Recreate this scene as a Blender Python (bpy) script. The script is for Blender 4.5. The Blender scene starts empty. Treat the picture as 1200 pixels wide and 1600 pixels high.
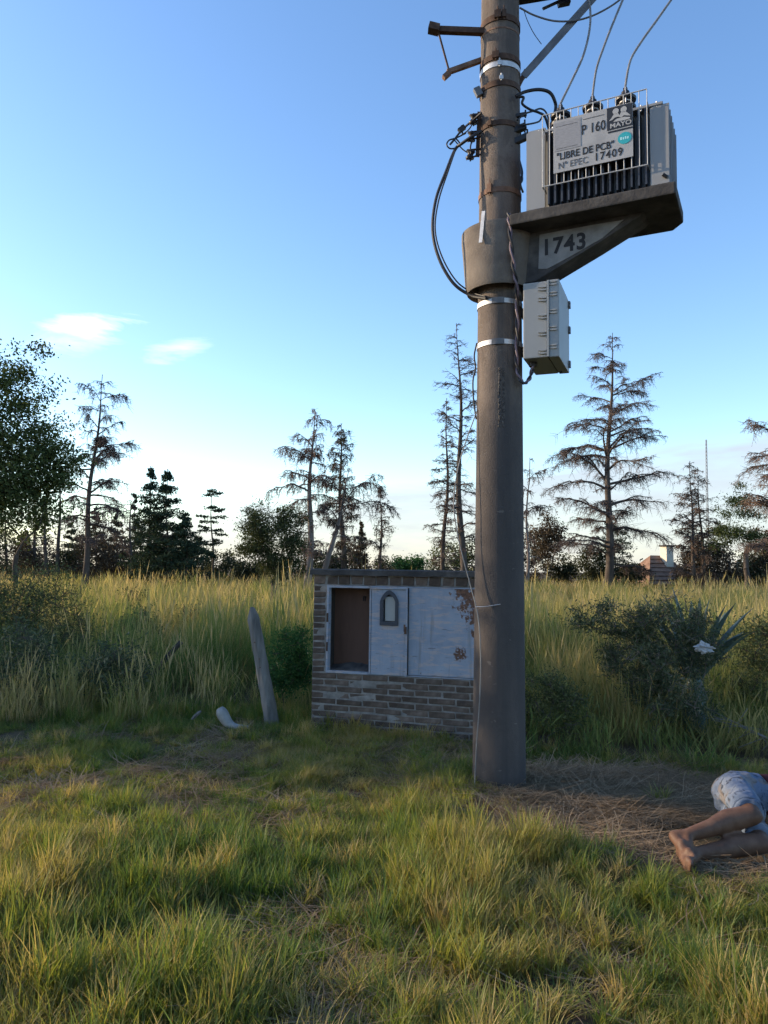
import bpy, bmesh, math, random
import numpy as np
from mathutils import Vector, Matrix

SC = bpy.context.scene
COL = SC.collection
rad = math.radians

# ------------------------------------------------------------------ camera
F = 1202.0                       # focal length in photo pixels (1200 x 1600)
EYE = Vector((0, 0, 1.6))
PITCH, ROLL = rad(4.3), rad(0.8)
_f = Vector((0, math.cos(PITCH), math.sin(PITCH)))
_u0 = Vector((0, -math.sin(PITCH), math.cos(PITCH)))
_r0 = Vector((1, 0, 0))
_r = _r0 * math.cos(ROLL) + _u0 * math.sin(ROLL)
_u = _u0 * math.cos(ROLL) - _r0 * math.sin(ROLL)
cd = bpy.data.cameras.new('camera')
cd.sensor_fit = 'VERTICAL'
cd.sensor_height = 36.0
cd.sensor_width = 27.0
cd.lens = 36.0 * F / 1600.0
cd.clip_start, cd.clip_end = 0.05, 5000
cam = bpy.data.objects.new('camera', cd)
COL.objects.link(cam)
cam.matrix_world = Matrix((( _r.x, _u.x, -_f.x, EYE.x), (_r.y, _u.y, -_f.y, EYE.y), (_r.z, _u.z, -_f.z, EYE.z), (0, 0, 0, 1)))
SC.camera = cam

def ray(px, py):
    return _f + _r * ((px - 600) / F) + _u * ((800 - py) / F)
def at(px, py, Y):
    d = ray(px, py)
    return EYE + d * (Y / d.y)
def at_z(px, py, z):
    d = ray(px, py)
    return EYE + d * ((z - EYE.z) / d.z)

# ------------------------------------------------------------------ sky and sun
SUN_EL, SUN_AZ = rad(17), rad(-77)       # azimuth measured from +Y, positive to +X
SUN_DIR = Vector((math.sin(SUN_AZ) * math.cos(SUN_EL), math.cos(SUN_AZ) * math.cos(SUN_EL), math.sin(SUN_EL)))
SKY_STRENGTH = 0.138
EXPOSURE = 1.33
world = bpy.data.worlds.new('World')
SC.world = world
world.use_nodes = True
wn, wl = world.node_tree.nodes, world.node_tree.links
wn.clear()
def W(t, **k):
    n = wn.new(t)
    for a, b in k.items():
        setattr(n, a, b)
    return n
def wmath(op, a, b=None, c=None, clamp=False):
    n = W('ShaderNodeMath', operation=op, use_clamp=clamp)
    for i, v in enumerate((a, b, c)):
        if v is None:
            continue
        if isinstance(v, (int, float)):
            n.inputs[i].default_value = v
        else:
            wl.new(v, n.inputs[i])
    return n.outputs[0]
sky = W('ShaderNodeTexSky', sky_type='NISHITA', sun_disc=False)
sky.sun_elevation = SUN_EL
sky.sun_rotation = SUN_AZ
sky.air_density, sky.dust_density, sky.ozone_density = 1.0, 0.45, 1.6
hs = W('ShaderNodeHueSaturation')
hs.inputs['Saturation'].default_value = 1.17
hs.inputs['Hue'].default_value = 0.506
wl.new(sky.outputs[0], hs.inputs['Color'])
tc = W('ShaderNodeTexCoord')
sep = W('ShaderNodeSeparateXYZ')
wl.new(tc.outputs['Generated'], sep.inputs[0])
az = wmath('ARCTAN2', sep.outputs[0], sep.outputs[1])
el = wmath('ARCSINE', sep.outputs[2])
comb = W('ShaderNodeCombineXYZ')
wl.new(wmath('MULTIPLY', az, 3.0), comb.inputs[0])
wl.new(wmath('MULTIPLY', el, 16.0), comb.inputs[1])
def wnoise(scale, detail, vec=comb.outputs[0], rough=0.55, dist=0.0):
    n = W('ShaderNodeTexNoise')
    n.inputs['Scale'].default_value = scale
    n.inputs['Detail'].default_value = detail
    n.inputs['Roughness'].default_value = rough
    n.inputs['Distortion'].default_value = dist
    wl.new(vec, n.inputs['Vector'])
    return n.outputs['Fac']
# low bank of cloud along the horizon
edge = wmath('ADD', wmath('MULTIPLY', wmath('SINE', wmath('MULTIPLY', az, 2.0)), 0.07), 0.112)
NZ1, NZ2, NZ3 = wnoise(1.9, 4, dist=0.3), wnoise(3.2, 4, rough=0.6), wnoise(2.6, 5, rough=0.62, dist=0.6)
edge = wmath('ADD', edge, wmath('MULTIPLY', wmath('SUBTRACT', NZ1, 0.5), 0.09))
bank = wmath('MULTIPLY', wmath('SUBTRACT', edge, el), 42.0, clamp=True)
body = wmath('MULTIPLY_ADD', NZ2, 0.8, 0.5, clamp=True)
bank = wmath('MULTIPLY', bank, wmath('MULTIPLY', body, 0.95))
# a few thin wisps
def wisp(px, py, half_az, half_el, tilt, amt):
    d = ray(px, py).normalized()
    a0, e0 = math.atan2(d.x, d.y), math.asin(d.z)
    da = wmath('SUBTRACT', az, a0)
    de = wmath('SUBTRACT', wmath('SUBTRACT', el, e0), wmath('MULTIPLY', da, tilt))
    q = wmath('ADD', wmath('POWER', wmath('ABSOLUTE', wmath('DIVIDE', da, half_az)), 2.0), wmath('POWER', wmath('ABSOLUTE', wmath('DIVIDE', de, half_el)), 2.0))
    m = wmath('SUBTRACT', 1.0, q, clamp=True)
    ero = wmath('ADD', wmath('MULTIPLY', m, 1.25), wmath('MULTIPLY_ADD', NZ3, 2.6, -2.05))
    ero = wmath('MULTIPLY', ero, 0.8, clamp=True)
    return wmath('MULTIPLY', wmath('MULTIPLY', ero, m), amt)
wsp = wmath('ADD', wmath('ADD', wisp(150, 503, 0.105, 0.024, 0.16, 0.95), wisp(272, 551, 0.07, 0.026, 0.32, 0.55)), wisp(110, 535, 0.08, 0.03, 0.1, 0.5))
mask = bank
mixc = W('ShaderNodeMix', data_type='RGBA')
wl.new(mask, mixc.inputs[0])
wl.new(hs.outputs[0], mixc.inputs[6])
# cloud light follows the sky behind it so that clouds near the sun are brighter
cl = W('ShaderNodeMix', data_type='RGBA', blend_type='MIX')
cl.inputs[0].default_value = 0.8
wl.new(sky.outputs[0], cl.inputs[6])
cl.inputs[7].default_value = (1.95, 2.05, 2.32, 1)
wl.new(cl.outputs[2], mixc.inputs[7])
bg = W('ShaderNodeBackground')
bg.inputs[1].default_value = SKY_STRENGTH
mixw = W('ShaderNodeMix', data_type='RGBA')
wl.new(wmath('MINIMUM', wsp, 0.9), mixw.inputs[0])
wl.new(mixc.outputs[2], mixw.inputs[6])
mixw.inputs[7].default_value = (6.2, 6.2, 6.3, 1)
wl.new(mixw.outputs[2], bg.inputs[0])
world.cycles.sampling_method = 'MANUAL'
world.cycles.sample_map_resolution = 512
wo = W('ShaderNodeOutputWorld')
wl.new(bg.outputs[0], wo.inputs[0])

sd = bpy.data.lights.new('sun', 'SUN')
sd.energy = 2.8
sd.angle = rad(0.55)
sd.color = (1.0, 0.78, 0.52)
sun = bpy.data.objects.new('sun', sd)
COL.objects.link(sun)
sun.rotation_euler = SUN_DIR.to_track_quat('Z', 'Y').to_euler()
sun.location = SUN_DIR * 50

vs = SC.view_settings
vs.view_transform = 'Standard'
vs.look = 'None'
vs.exposure = EXPOSURE
vs.gamma = 1.0
vs.use_curve_mapping = False
SC.cycles.max_bounces = 5
SC.cycles.diffuse_bounces = 3
SC.cycles.transmission_bounces = 4
SC.cycles.transparent_max_bounces = 6
SC.cycles.use_denoising = True
SC.cycles.use_adaptive_sampling = True
SC.cycles.adaptive_threshold = 0.025

# ------------------------------------------------------------------ materials
class NT:
    """small wrapper for writing node materials"""
    def __init__(s, name):
        s.m = bpy.data.materials.new(name)
        s.m.use_nodes = True
        s.t = s.m.node_tree
        s.n, s.l = s.t.nodes, s.t.links
        s.n.clear()
        s.out = s.n.new('ShaderNodeOutputMaterial')
        s.tc = s.n.new('ShaderNodeTexCoord')
    def N(s, t, **k):
        n = s.n.new(t)
        for a, b in k.items():
            setattr(n, a, b)
        return n
    def put(s, sock, v):
        if v is None:
            return
        if hasattr(v, 'is_linked'):
            s.l.new(v, sock)
        else:
            if isinstance(v, tuple) and len(v) == 3 and sock.type == 'RGBA':
                v = (*v, 1)
            sock.default_value = v
    def noise(s, scale, detail=4, rough=0.55, vec=None, stretch=None, dist=0.0):
        v = vec or s.tc.outputs['Object']
        if stretch:
            mp = s.N('ShaderNodeMapping')
            mp.inputs['Scale'].default_value = stretch
            s.l.new(v, mp.inputs[0])
            v = mp.outputs[0]
        n = s.N('ShaderNodeTexNoise')
        n.inputs['Scale'].default_value = scale
        n.inputs['Detail'].default_value = detail
        n.inputs['Roughness'].default_value = rough
        n.inputs['Distortion'].default_value = dist
        s.l.new(v, n.inputs['Vector'])
        return n.outputs['Fac']
    def math(s, op, a, b=None, c=None, clamp=False):
        n = s.N('ShaderNodeMath', operation=op, use_clamp=clamp)
        for i, v in enumerate((a, b, c)):
            s.put(n.inputs[i], v)
        return n.outputs[0]
    def thr(s, v, lo, hi):
        n = s.N('ShaderNodeMapRange', interpolation_type='SMOOTHSTEP')
        s.put(n.inputs[0], v)
        n.inputs[1].default_value, n.inputs[2].default_value = lo, hi
        return n.outputs[0]
    def ramp(s, v, stops):
        n = s.N('ShaderNodeValToRGB')
        e = n.color_ramp.elements
        while len(e) < len(stops):
            e.new(0.5)
        for k, (p, c) in enumerate(stops):
            e[k].position = p
            e[k].color = (*c, 1)
        s.put(n.inputs[0], v)
        return n.outputs[0]
    def mix(s, f, a, b, blend='MIX'):
        n = s.N('ShaderNodeMix', data_type='RGBA', blend_type=blend)
        s.put(n.inputs[0], f)
        s.put(n.inputs[6], a)
        s.put(n.inputs[7], b)
        return n.outputs[2]
    def attr(s, name, typ='GEOMETRY'):
        n = s.N('ShaderNodeAttribute', attribute_type=typ, attribute_name=name)
        return n.outputs['Fac']
    def bump(s, h, strength=0.4, dist=0.01):
        n = s.N('ShaderNodeBump')
        n.inputs['Strength'].default_value = strength
        n.inputs['Distance'].default_value = dist
        s.put(n.inputs['Height'], h)
        return n.outputs[0]
    def principled(s, col, rough=0.7, metal=0.0, normal=None, spec=0.4):
        p = s.N('ShaderNodeBsdfPrincipled')
        s.put(p.inputs['Base Color'], col)
        s.put(p.inputs['Roughness'], rough)
        s.put(p.inputs['Metallic'], metal)
        p.inputs['Specular IOR Level'].default_value = spec
        if normal is not None:
            s.l.new(normal, p.inputs['Normal'])
        s.l.new(p.outputs[0], s.out.inputs[0])
        return s.m

def speckled(name, a, b, c=None, scale=8, rough=0.75, metal=0.0, bump=0.3, bscale=60, stretch=None, spec=0.4, detail=6, per_object=0.0):
    t = NT(name)
    n = t.noise(scale, detail, 0.6, stretch=stretch)
    stops = [(0.3, a), (0.7, b)] if c is None else [(0.28, a), (0.5, b), (0.72, c)]
    col = t.ramp(n, stops)
    if per_object:
        oi = t.N('ShaderNodeObjectInfo')
        f = t.math('MULTIPLY_ADD', oi.outputs['Random'], 2 * per_object, 1 - per_object)
        g = t.N('ShaderNodeCombineColor')
        for i in range(3):
            t.l.new(f, g.inputs[i])
        col = t.mix(1.0, col, g.outputs[0], 'MULTIPLY')
    nb = t.bump(t.noise(bscale, 5, stretch=stretch), bump, 0.006) if bump else None
    return t.principled(col, rough, metal, nb, spec)

def foliage(name, cols, trans=0.35, rough=0.6, inst=False, base=None, spec=0.0):
    """leaf or blade: colour picked per blade (rnd) and per tuft (tint), transmits light"""
    t = NT(name)
    r = t.attr('rnd')
    if inst:
        tint = t.attr('tint', 'INSTANCER')
        r = t.math('ADD', t.math('MULTIPLY', r, 0.34), t.math('MULTIPLY', tint, 0.66))
    col = t.ramp(r, cols)
    if base is not None:
        col = t.mix(t.thr(t.attr('h'), 0.0, 0.45), base, col)
    d = t.N('ShaderNodeBsdfDiffuse')
    t.l.new(col, d.inputs[0])
    tr = t.N('ShaderNodeBsdfTranslucent')
    t.l.new(t.mix(1.0, col, (1.25, 1.2, 0.75), 'MULTIPLY'), tr.inputs[0])
    mx = t.N('ShaderNodeMixShader')
    mx.inputs[0].default_value = trans
    t.l.new(d.outputs[0], mx.inputs[1])
    t.l.new(tr.outputs[0], mx.inputs[2])
    o = mx.outputs[0]
    if spec:
        g = t.N('ShaderNodeBsdfGlossy')
        g.inputs['Roughness'].default_value = rough
        g.inputs[0].default_value = (1, 1, 1, 1)
        m2 = t.N('ShaderNodeMixShader')
        m2.inputs[0].default_value = spec
        t.l.new(o, m2.inputs[1])
        t.l.new(g.outputs[0], m2.inputs[2])
        o = m2.outputs[0]
    t.l.new(o, t.out.inputs[0])
    return t.m

M = {}
def pole_material():
    t = NT('spun_concrete')
    n = t.noise(3.0, 6, 0.6, stretch=(1, 1, 0.25))
    col = t.ramp(n, [(0.3, (0.10, 0.079, 0.066)), (0.5, (0.155, 0.124, 0.104)), (0.72, (0.215, 0.175, 0.148))])
    nm = t.noise(5.5, 7, 0.68, stretch=(1, 1, 0.55), dist=0.5)
    col = t.mix(t.math('MULTIPLY', t.thr(nm, 0.46, 0.60), 0.5), col, (0.085, 0.066, 0.056))
    ns = t.noise(30, 5, 0.7)
    col = t.mix(t.math('MULTIPLY', t.thr(ns, 0.60, 0.68), 0.45), col, (0.06, 0.05, 0.045))
    n2 = t.noise(9.0, 5, 0.6, stretch=(1, 1, 0.06))
    col = t.mix(t.math('MULTIPLY', t.thr(n2, 0.47, 0.66), 0.65), col, (0.075, 0.066, 0.062))
    sx = t.N('ShaderNodeSeparateXYZ')
    t.l.new(t.tc.outputs['Object'], sx.inputs[0])
    hz = t.math('ADD', sx.outputs[2], t.math('MULTIPLY', t.math('SUBTRACT', t.noise(2.0, 5), 0.5), 1.6))
    col = t.mix(t.thr(hz, 3.3, 2.6), col, t.mix(0.74, col, (0.052, 0.048, 0.049)))     # shade over the lower shaft, painted in as a darker tone
    low = t.math('ADD', sx.outputs[2], t.math('MULTIPLY', t.noise(6.0, 5), 0.35))
    col = t.mix(t.thr(low, 0.38, 0.16), col, (0.055, 0.047, 0.042))               # soil splash
    pale = t.thr(t.noise(14.0, 4, 0.5, stretch=(1, 1, 1.6)), 0.68, 0.74)
    col = t.mix(t.math('MULTIPLY', pale, 0.35), col, (0.24, 0.215, 0.19))
    b = t.math('ADD', t.noise(120, 4), t.math('MULTIPLY', t.noise(18, 4), 0.8))
    return t.principled(col, 0.88, 0, t.bump(b, 0.6, 0.008), 0.25)
M['pole'] = pole_material()
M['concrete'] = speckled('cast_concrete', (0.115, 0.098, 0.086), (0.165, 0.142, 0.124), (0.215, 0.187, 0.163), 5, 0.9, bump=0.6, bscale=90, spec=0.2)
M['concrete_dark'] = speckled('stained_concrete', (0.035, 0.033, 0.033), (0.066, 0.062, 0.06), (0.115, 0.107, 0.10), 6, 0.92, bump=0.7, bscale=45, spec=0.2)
M['pit'] = speckled('pitted_concrete', (0.03, 0.027, 0.025), (0.09, 0.08, 0.075), (0.17, 0.155, 0.14), 34, 0.95, bump=1.0, bscale=60, spec=0.1)
M['numberpaint'] = speckled('worn_grey_paint', (0.15, 0.145, 0.14), (0.21, 0.205, 0.197), (0.26, 0.253, 0.245), 9, 0.8, bump=0.3)
M['ink'] = speckled('black_paint', (0.012, 0.012, 0.014), (0.02, 0.02, 0.024), None, 20, 0.7, bump=0)
M['ink_faded'] = speckled('faded_black_paint', (0.03, 0.03, 0.034), (0.19, 0.195, 0.21), None, 60, 0.7, bump=0, detail=2)
M['galv'] = speckled('galvanised_steel', (0.40, 0.40, 0.41), (0.55, 0.55, 0.56), (0.64, 0.64, 0.65), 12, 0.5, 0.35, 0.15)
M['rust'] = speckled('rusty_steel', (0.035, 0.022, 0.017), (0.075, 0.042, 0.028), (0.15, 0.085, 0.055), 14, 0.85, 0.1, 0.5)
M['rust_light'] = speckled('orange_rust', (0.11, 0.065, 0.045), (0.19, 0.11, 0.075), (0.28, 0.18, 0.13), 16, 0.85, 0.1, 0.5)
M['steel_dark'] = speckled('dark_steel', (0.022, 0.022, 0.026), (0.05, 0.048, 0.05), None, 10, 0.6, 0.4, 0.2)
M['steel_grey'] = speckled('grey_steel', (0.10, 0.10, 0.105), (0.17, 0.17, 0.175), None, 10, 0.55, 0.4, 0.2)
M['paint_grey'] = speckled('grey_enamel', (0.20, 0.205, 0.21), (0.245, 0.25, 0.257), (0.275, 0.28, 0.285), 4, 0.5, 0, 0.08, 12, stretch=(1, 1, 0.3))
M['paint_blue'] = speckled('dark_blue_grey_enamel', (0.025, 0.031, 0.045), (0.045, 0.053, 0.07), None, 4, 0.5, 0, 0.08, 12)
M['guard'] = speckled('white_painted_wire', (0.36, 0.365, 0.37), (0.46, 0.465, 0.47), None, 20, 0.5, 0, 0)
M['sign'] = speckled('white_sign_board', (0.27, 0.275, 0.285), (0.33, 0.335, 0.345), (0.36, 0.365, 0.372), 7, 0.55, 0, 0.1)
M['sheet'] = speckled('printed_sheet', (0.22, 0.225, 0.245), (0.29, 0.295, 0.315), None, 40, 0.6, 0, 0, detail=8, stretch=(1, 1, 3))
M['logo_black'] = speckled('logo_black', (0.012, 0.014, 0.02), (0.02, 0.023, 0.03), None, 8, 0.5, 0, 0)
M['logo_white'] = speckled('logo_white', (0.33, 0.335, 0.34), (0.38, 0.385, 0.39), None, 30, 0.5, 0, 0)
M['teal'] = speckled('teal_sticker', (0.02, 0.30, 0.36), (0.035, 0.37, 0.42), None, 30, 0.45, 0, 0)
M['teal_pale'] = speckled('teal_pale_print', (0.35, 0.66, 0.70), (0.45, 0.72, 0.75), None, 30, 0.45, 0, 0)
M['porcelain'] = speckled('brown_porcelain', (0.010, 0.009, 0.011), (0.018, 0.014, 0.016), None, 6, 0.45, 0, 0, spec=0.35)
M['cable'] = speckled('black_cable', (0.012, 0.012, 0.016), (0.025, 0.025, 0.03), None, 12, 0.5, 0, 0.1)
M['cable_mauve'] = speckled('mauve_cable', (0.12, 0.09, 0.12), (0.20, 0.155, 0.19), None, 12, 0.6, 0, 0.1)
M['bare_wire'] = speckled('bare_aluminium_wire', (0.42, 0.41, 0.40), (0.60, 0.58, 0.56), None, 12, 0.4, 0.6, 0)
M['lead_wire'] = speckled('dull_aluminium_wire', (0.16, 0.155, 0.15), (0.24, 0.235, 0.23), None, 12, 0.6, 0.2, 0)
M['abs'] = speckled('grey_polyester', (0.25, 0.262, 0.265), (0.29, 0.302, 0.305), None, 2.5, 0.5, 0, 0.05)
M['brick'] = speckled('weathered_brick', (0.062, 0.046, 0.037), (0.105, 0.078, 0.062), (0.165, 0.127, 0.104), 9, 0.92, 0, 0.8, 70, spec=0.15, per_object=0.3)
M['mortar'] = speckled('grey_mortar', (0.12, 0.11, 0.098), (0.21, 0.195, 0.178), (0.30, 0.28, 0.26), 10, 0.95, 0, 0.9, 60, spec=0.1)
M['board'] = speckled('brown_board', (0.085, 0.044, 0.03), (0.13, 0.07, 0.048), None, 6, 0.8, 0, 0.3, 30, stretch=(1, 1, 0.2))
M['pane'] = speckled('milky_pane', (0.30, 0.305, 0.295), (0.36, 0.365, 0.355), None, 9, 0.35, 0, 0)
def flaky(name, rust_hi):
    t = NT(name)
    col = t.ramp(t.noise(5, 5), [(0.3, (0.215, 0.25, 0.31)), (0.7, (0.285, 0.32, 0.38))])
    sc = t.noise(7, 7, 0.65, stretch=(0.8, 1, 3.5), dist=0.3)
    col = t.mix(t.math('MULTIPLY', t.thr(sc, 0.48, 0.62), 0.8), col, (0.40, 0.335, 0.32))
    sc2 = t.noise(16, 6, 0.65, stretch=(0.4, 1, 3.0))
    col = t.mix(t.math('MULTIPLY', t.thr(sc2, 0.60, 0.66), 0.7), col, (0.11, 0.12, 0.15))
    stk = t.noise(10, 6, 0.65, stretch=(1.4, 1, 0.12))
    col = t.mix(t.math('MULTIPLY', t.thr(stk, 0.52, 0.70), 0.5), col, (0.15, 0.145, 0.15))
    if rust_hi:
        sx = t.N('ShaderNodeSeparateXYZ')
        t.l.new(t.tc.outputs['Object'], sx.inputs[0])
        up = t.thr(t.math('ADD', t.math('MULTIPLY', sx.outputs[0], 1.0), t.math('MULTIPLY', sx.outputs[2], 0.55)), 0.72, 0.98)
        nz = t.noise(13, 7, 0.7)
        k = t.thr(t.math('ADD', nz, t.math('MULTIPLY', up, 0.23)), 0.655, 0.70)
        col = t.mix(k, col, t.ramp(t.noise(40, 4), [(0.3, (0.06, 0.03, 0.022)), (0.7, (0.20, 0.10, 0.06))]))
        dx = t.math('SUBTRACT', sx.outputs[0], 0.51)
        dz = t.math('SUBTRACT', sx.outputs[2], 0.22)
        r2 = t.math('SQRT', t.math('ADD', t.math('MULTIPLY', dx, dx), t.math('MULTIPLY', dz, dz)))
        k2 = t.thr(t.math('ADD', r2, t.math('MULTIPLY', t.math('SUBTRACT', t.noise(22, 5), 0.5), 0.13)), 0.075, 0.045)
        col = t.mix(t.math('MULTIPLY', k2, t.thr(t.noise(45, 4), 0.34, 0.5)), col, t.ramp(t.noise(30, 4), [(0.3, (0.06, 0.03, 0.02)), (0.7, (0.16, 0.08, 0.05))]))
    return t.principled(col, 0.65, 0, t.bump(t.noise(14, 6), 0.25, 0.004), 0.3)
M['door_blue'] = flaky('pale_blue_paint', False)
M['panel_blue'] = flaky('flaking_blue_paint', True)
M['weathered_wood'] = speckled('weathered_wood', (0.075, 0.07, 0.065), (0.15, 0.142, 0.132), (0.23, 0.215, 0.20), 16, 0.9, 0, 1.0, 40, stretch=(1, 1, 0.1))
M['dark_wood'] = speckled('dark_wood', (0.03, 0.026, 0.023), (0.065, 0.055, 0.047), None, 14, 0.9, 0, 0.6, 40, stretch=(1, 1, 0.15))
M['bark_dead'] = speckled('dead_bark', (0.045, 0.037, 0.032), (0.085, 0.07, 0.06), (0.13, 0.11, 0.095), 3, 0.95, 0, 0.6, 20, stretch=(1, 1, 0.3), spec=0.1)
M['bark_pale'] = speckled('pale_bark', (0.09, 0.075, 0.065), (0.16, 0.135, 0.12), (0.24, 0.205, 0.18), 3, 0.95, 0, 0.6, 20, stretch=(1, 1, 0.3), spec=0.1)
M['twig_dead'] = speckled('dead_twigs', (0.06, 0.047, 0.042), (0.11, 0.085, 0.075), (0.15, 0.115, 0.10), 0.8, 0.95, 0, 0, spec=0.1)
M['twig_rust'] = speckled('brown_dead_twigs', (0.10, 0.066, 0.05), (0.16, 0.11, 0.085), (0.20, 0.145, 0.11), 0.8, 0.95, 0, 0, spec=0.1)
M['plastic_white'] = speckled('dirty_white_plastic', (0.24, 0.24, 0.245), (0.36, 0.36, 0.365), (0.42, 0.42, 0.425), 10, 0.5, 0, 0.2)
M['plastic_debris'] = speckled('pale_plastic', (0.20, 0.195, 0.185), (0.30, 0.295, 0.28), None, 14, 0.65, 0, 0.3)
def cloth_denim():
    t = NT('torn_denim')
    col = t.ramp(t.noise(7, 5, 0.6), [(0.3, (0.07, 0.10, 0.16)), (0.5, (0.135, 0.17, 0.24)), (0.7, (0.23, 0.255, 0.29))])
    col = t.mix(t.math('MULTIPLY', t.thr(t.noise(15, 6, 0.65, dist=0.8), 0.53, 0.61), 0.85), col, (0.028, 0.035, 0.055))
    col = t.mix(t.math('MULTIPLY', t.thr(t.noise(8, 4), 0.52, 0.62), 0.6), col, (0.20, 0.155, 0.115))
    return t.principled(col, 0.9, 0, t.bump(t.math('ADD', t.noise(300, 2), t.math('MULTIPLY', t.noise(20, 4), 2.0)), 0.5, 0.01), 0.1)
M['denim'] = cloth_denim()
M['shirt'] = speckled('dark_red_cloth', (0.045, 0.014, 0.016), (0.075, 0.022, 0.024), None, 9, 0.9, 0, 0.4, 30, spec=0.1)
M['skin'] = speckled('skin', (0.07, 0.035, 0.021), (0.115, 0.059, 0.036), (0.155, 0.086, 0.055), 11, 0.6, 0, 0.15, 60, spec=0.3)
M['hair'] = speckled('dark_hair', (0.015, 0.011, 0.009), (0.03, 0.022, 0.018), None, 40, 0.6, 0, 0.6, 120, stretch=(1, 1, 0.1))
M['roof_tile'] = speckled('brown_tiles', (0.15, 0.085, 0.055), (0.23, 0.135, 0.09), (0.28, 0.175, 0.12), 2, 0.9, 0, 0.5, 12)
M['cream'] = speckled('cream_plaster', (0.62, 0.55, 0.42), (0.72, 0.65, 0.52), None, 2, 0.9, 0, 0.2)
M['house_wall'] = speckled('grey_plaster', (0.18, 0.16, 0.145), (0.26, 0.235, 0.215), None, 1, 0.9, 0, 0.3)
M['glass_dark'] = speckled('dark_glass', (0.01, 0.012, 0.015), (0.02, 0.022, 0.026), None, 1, 0.15, 0, 0, spec=0.6)
# foliage
M['lf_tree'] = foliage('olive_green_leaves', [(0.0, (0.0460, 0.0628, 0.0293)), (0.5, (0.0795, 0.1046, 0.0419)), (1.0, (0.1255, 0.1465, 0.0586))], 0.28)
M['lf_conifer'] = foliage('conifer_needles', [(0.0, (0.0204, 0.0340, 0.0238)), (0.6, (0.0374, 0.0595, 0.0408)), (1.0, (0.0612, 0.0850, 0.0510))], 0.12)
M['lf_pine'] = foliage('pine_needles', [(0.0, (0.04, 0.06, 0.025)), (0.6, (0.065, 0.085, 0.035)), (1.0, (0.10, 0.115, 0.045))], 0.2)
M['lf_olive'] = foliage('grey_olive_leaves', [(0.0, (0.0646, 0.0791, 0.0403)), (0.6, (0.1077, 0.1265, 0.0604)), (1.0, (0.1725, 0.1869, 0.0863))], 0.3)
M['lf_brown'] = foliage('brown_leaves', [(0.0, (0.0500, 0.0400, 0.0312)), (0.6, (0.0938, 0.0750, 0.0562)), (1.0, (0.1375, 0.1063, 0.0750))], 0.2)
M['lf_fresh'] = foliage('fresh_green_leaves', [(0.0, (0.0360, 0.0900, 0.0360)), (0.6, (0.0540, 0.1260, 0.0480)), (1.0, (0.0960, 0.1680, 0.0600))], 0.35)
M['lf_shrub'] = foliage('dark_shrub_leaves', [(0.0, (0.0330, 0.0390, 0.0270)), (0.6, (0.0600, 0.0690, 0.0420)), (1.0, (0.0930, 0.0960, 0.0540))], 0.2)
M['lf_bush'] = foliage('grey_green_bush_leaves', [(0.0, (0.0560, 0.0720, 0.0448)), (0.6, (0.0960, 0.1152, 0.0672)), (0.9, (0.1440, 0.1600, 0.0928)), (1.0, (0.3200, 0.2720, 0.1760))], 0.25)
M['lf_round'] = foliage('grey_green_tree_leaves', [(0.0, (0.036, 0.046, 0.024)), (0.6, (0.06, 0.074, 0.036)), (1.0, (0.10, 0.112, 0.055))], 0.25)
M['agave'] = speckled('agave_leaf', (0.06, 0.095, 0.085), (0.095, 0.14, 0.125), None, 6, 0.55, 0, 0.1, stretch=(1, 1, 0.3))
M['grass'] = foliage('grass_blades', [(0.0, (0.05, 0.11, 0.024)), (0.25, (0.12, 0.175, 0.034)), (0.46, (0.235, 0.245, 0.046)), (0.68, (0.33, 0.265, 0.085)), (1.0, (0.43, 0.32, 0.165))], 0.5, inst=True, base=(0.15, 0.115, 0.052), spec=0.02)
M['grass_tall'] = foliage('tall_grass_blades', [(0.0, (0.0562, 0.1187, 0.0438)), (0.3, (0.1063, 0.1688, 0.0525)), (0.55, (0.2125, 0.2313, 0.0813)), (0.8, (0.3625, 0.3000, 0.1313)), (1.0, (0.4625, 0.3500, 0.2000))], 0.42, inst=True, base=(0.14, 0.115, 0.06))
M['straw'] = foliage('straw', [(0.0, (0.12, 0.083, 0.053)), (0.5, (0.245, 0.178, 0.113)), (1.0, (0.42, 0.32, 0.21))], 0.15, inst=True)
def ground_material():
    t = NT('soil')
    n = t.noise(1.6, 8, 0.6)
    col = t.ramp(n, [(0.25, (0.062, 0.041, 0.026)), (0.5, (0.105, 0.07, 0.045)), (0.75, (0.16, 0.112, 0.074))])
    g = t.noise(0.8, 6, 0.6)
    col = t.mix(t.math('MULTIPLY', t.thr(g, 0.45, 0.6), 0.5), col, (0.06, 0.065, 0.025))
    st = t.noise(60, 6, 0.7, stretch=(1, 0.25, 1), dist=1.5)
    col = t.mix(t.math('MULTIPLY', t.thr(st, 0.55, 0.62), 0.5), col, (0.17, 0.135, 0.09))
    return t.principled(col, 0.95, 0, t.bump(t.math('ADD', t.noise(25, 6), t.math('MULTIPLY', st, 0.4)), 0.9, 0.02), 0.1)
M['soil'] = ground_material()

# ------------------------------------------------------------------ mesh helpers
def tag(o, label=None, cat=None, group=None, kind=None):
    if label: o['label'] = label
    if cat: o['category'] = cat
    if group: o['group'] = group
    if kind: o['kind'] = kind
    return o
def thing(name, label, cat, loc=(0, 0, 0), rz=0.0, group=None):
    o = bpy.data.objects.new(name, None)
    o.empty_display_size = 0.1
    COL.objects.link(o)
    o.location = loc
    o.rotation_euler = (0, 0, rz)
    return tag(o, label, cat, group)
def link_mesh(name, me, mat=None, parent=None, loc=None, rot=None):
    o = bpy.data.objects.new(name, me)
    COL.objects.link(o)
    if mat is not None:
        if not me.materials:
            me.materials.append(M[mat] if isinstance(mat, str) else mat)
    if parent is not None:
        o.parent = parent
    if loc is not None: o.location = loc
    if rot is not None: o.rotation_euler = rot
    return o

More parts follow.
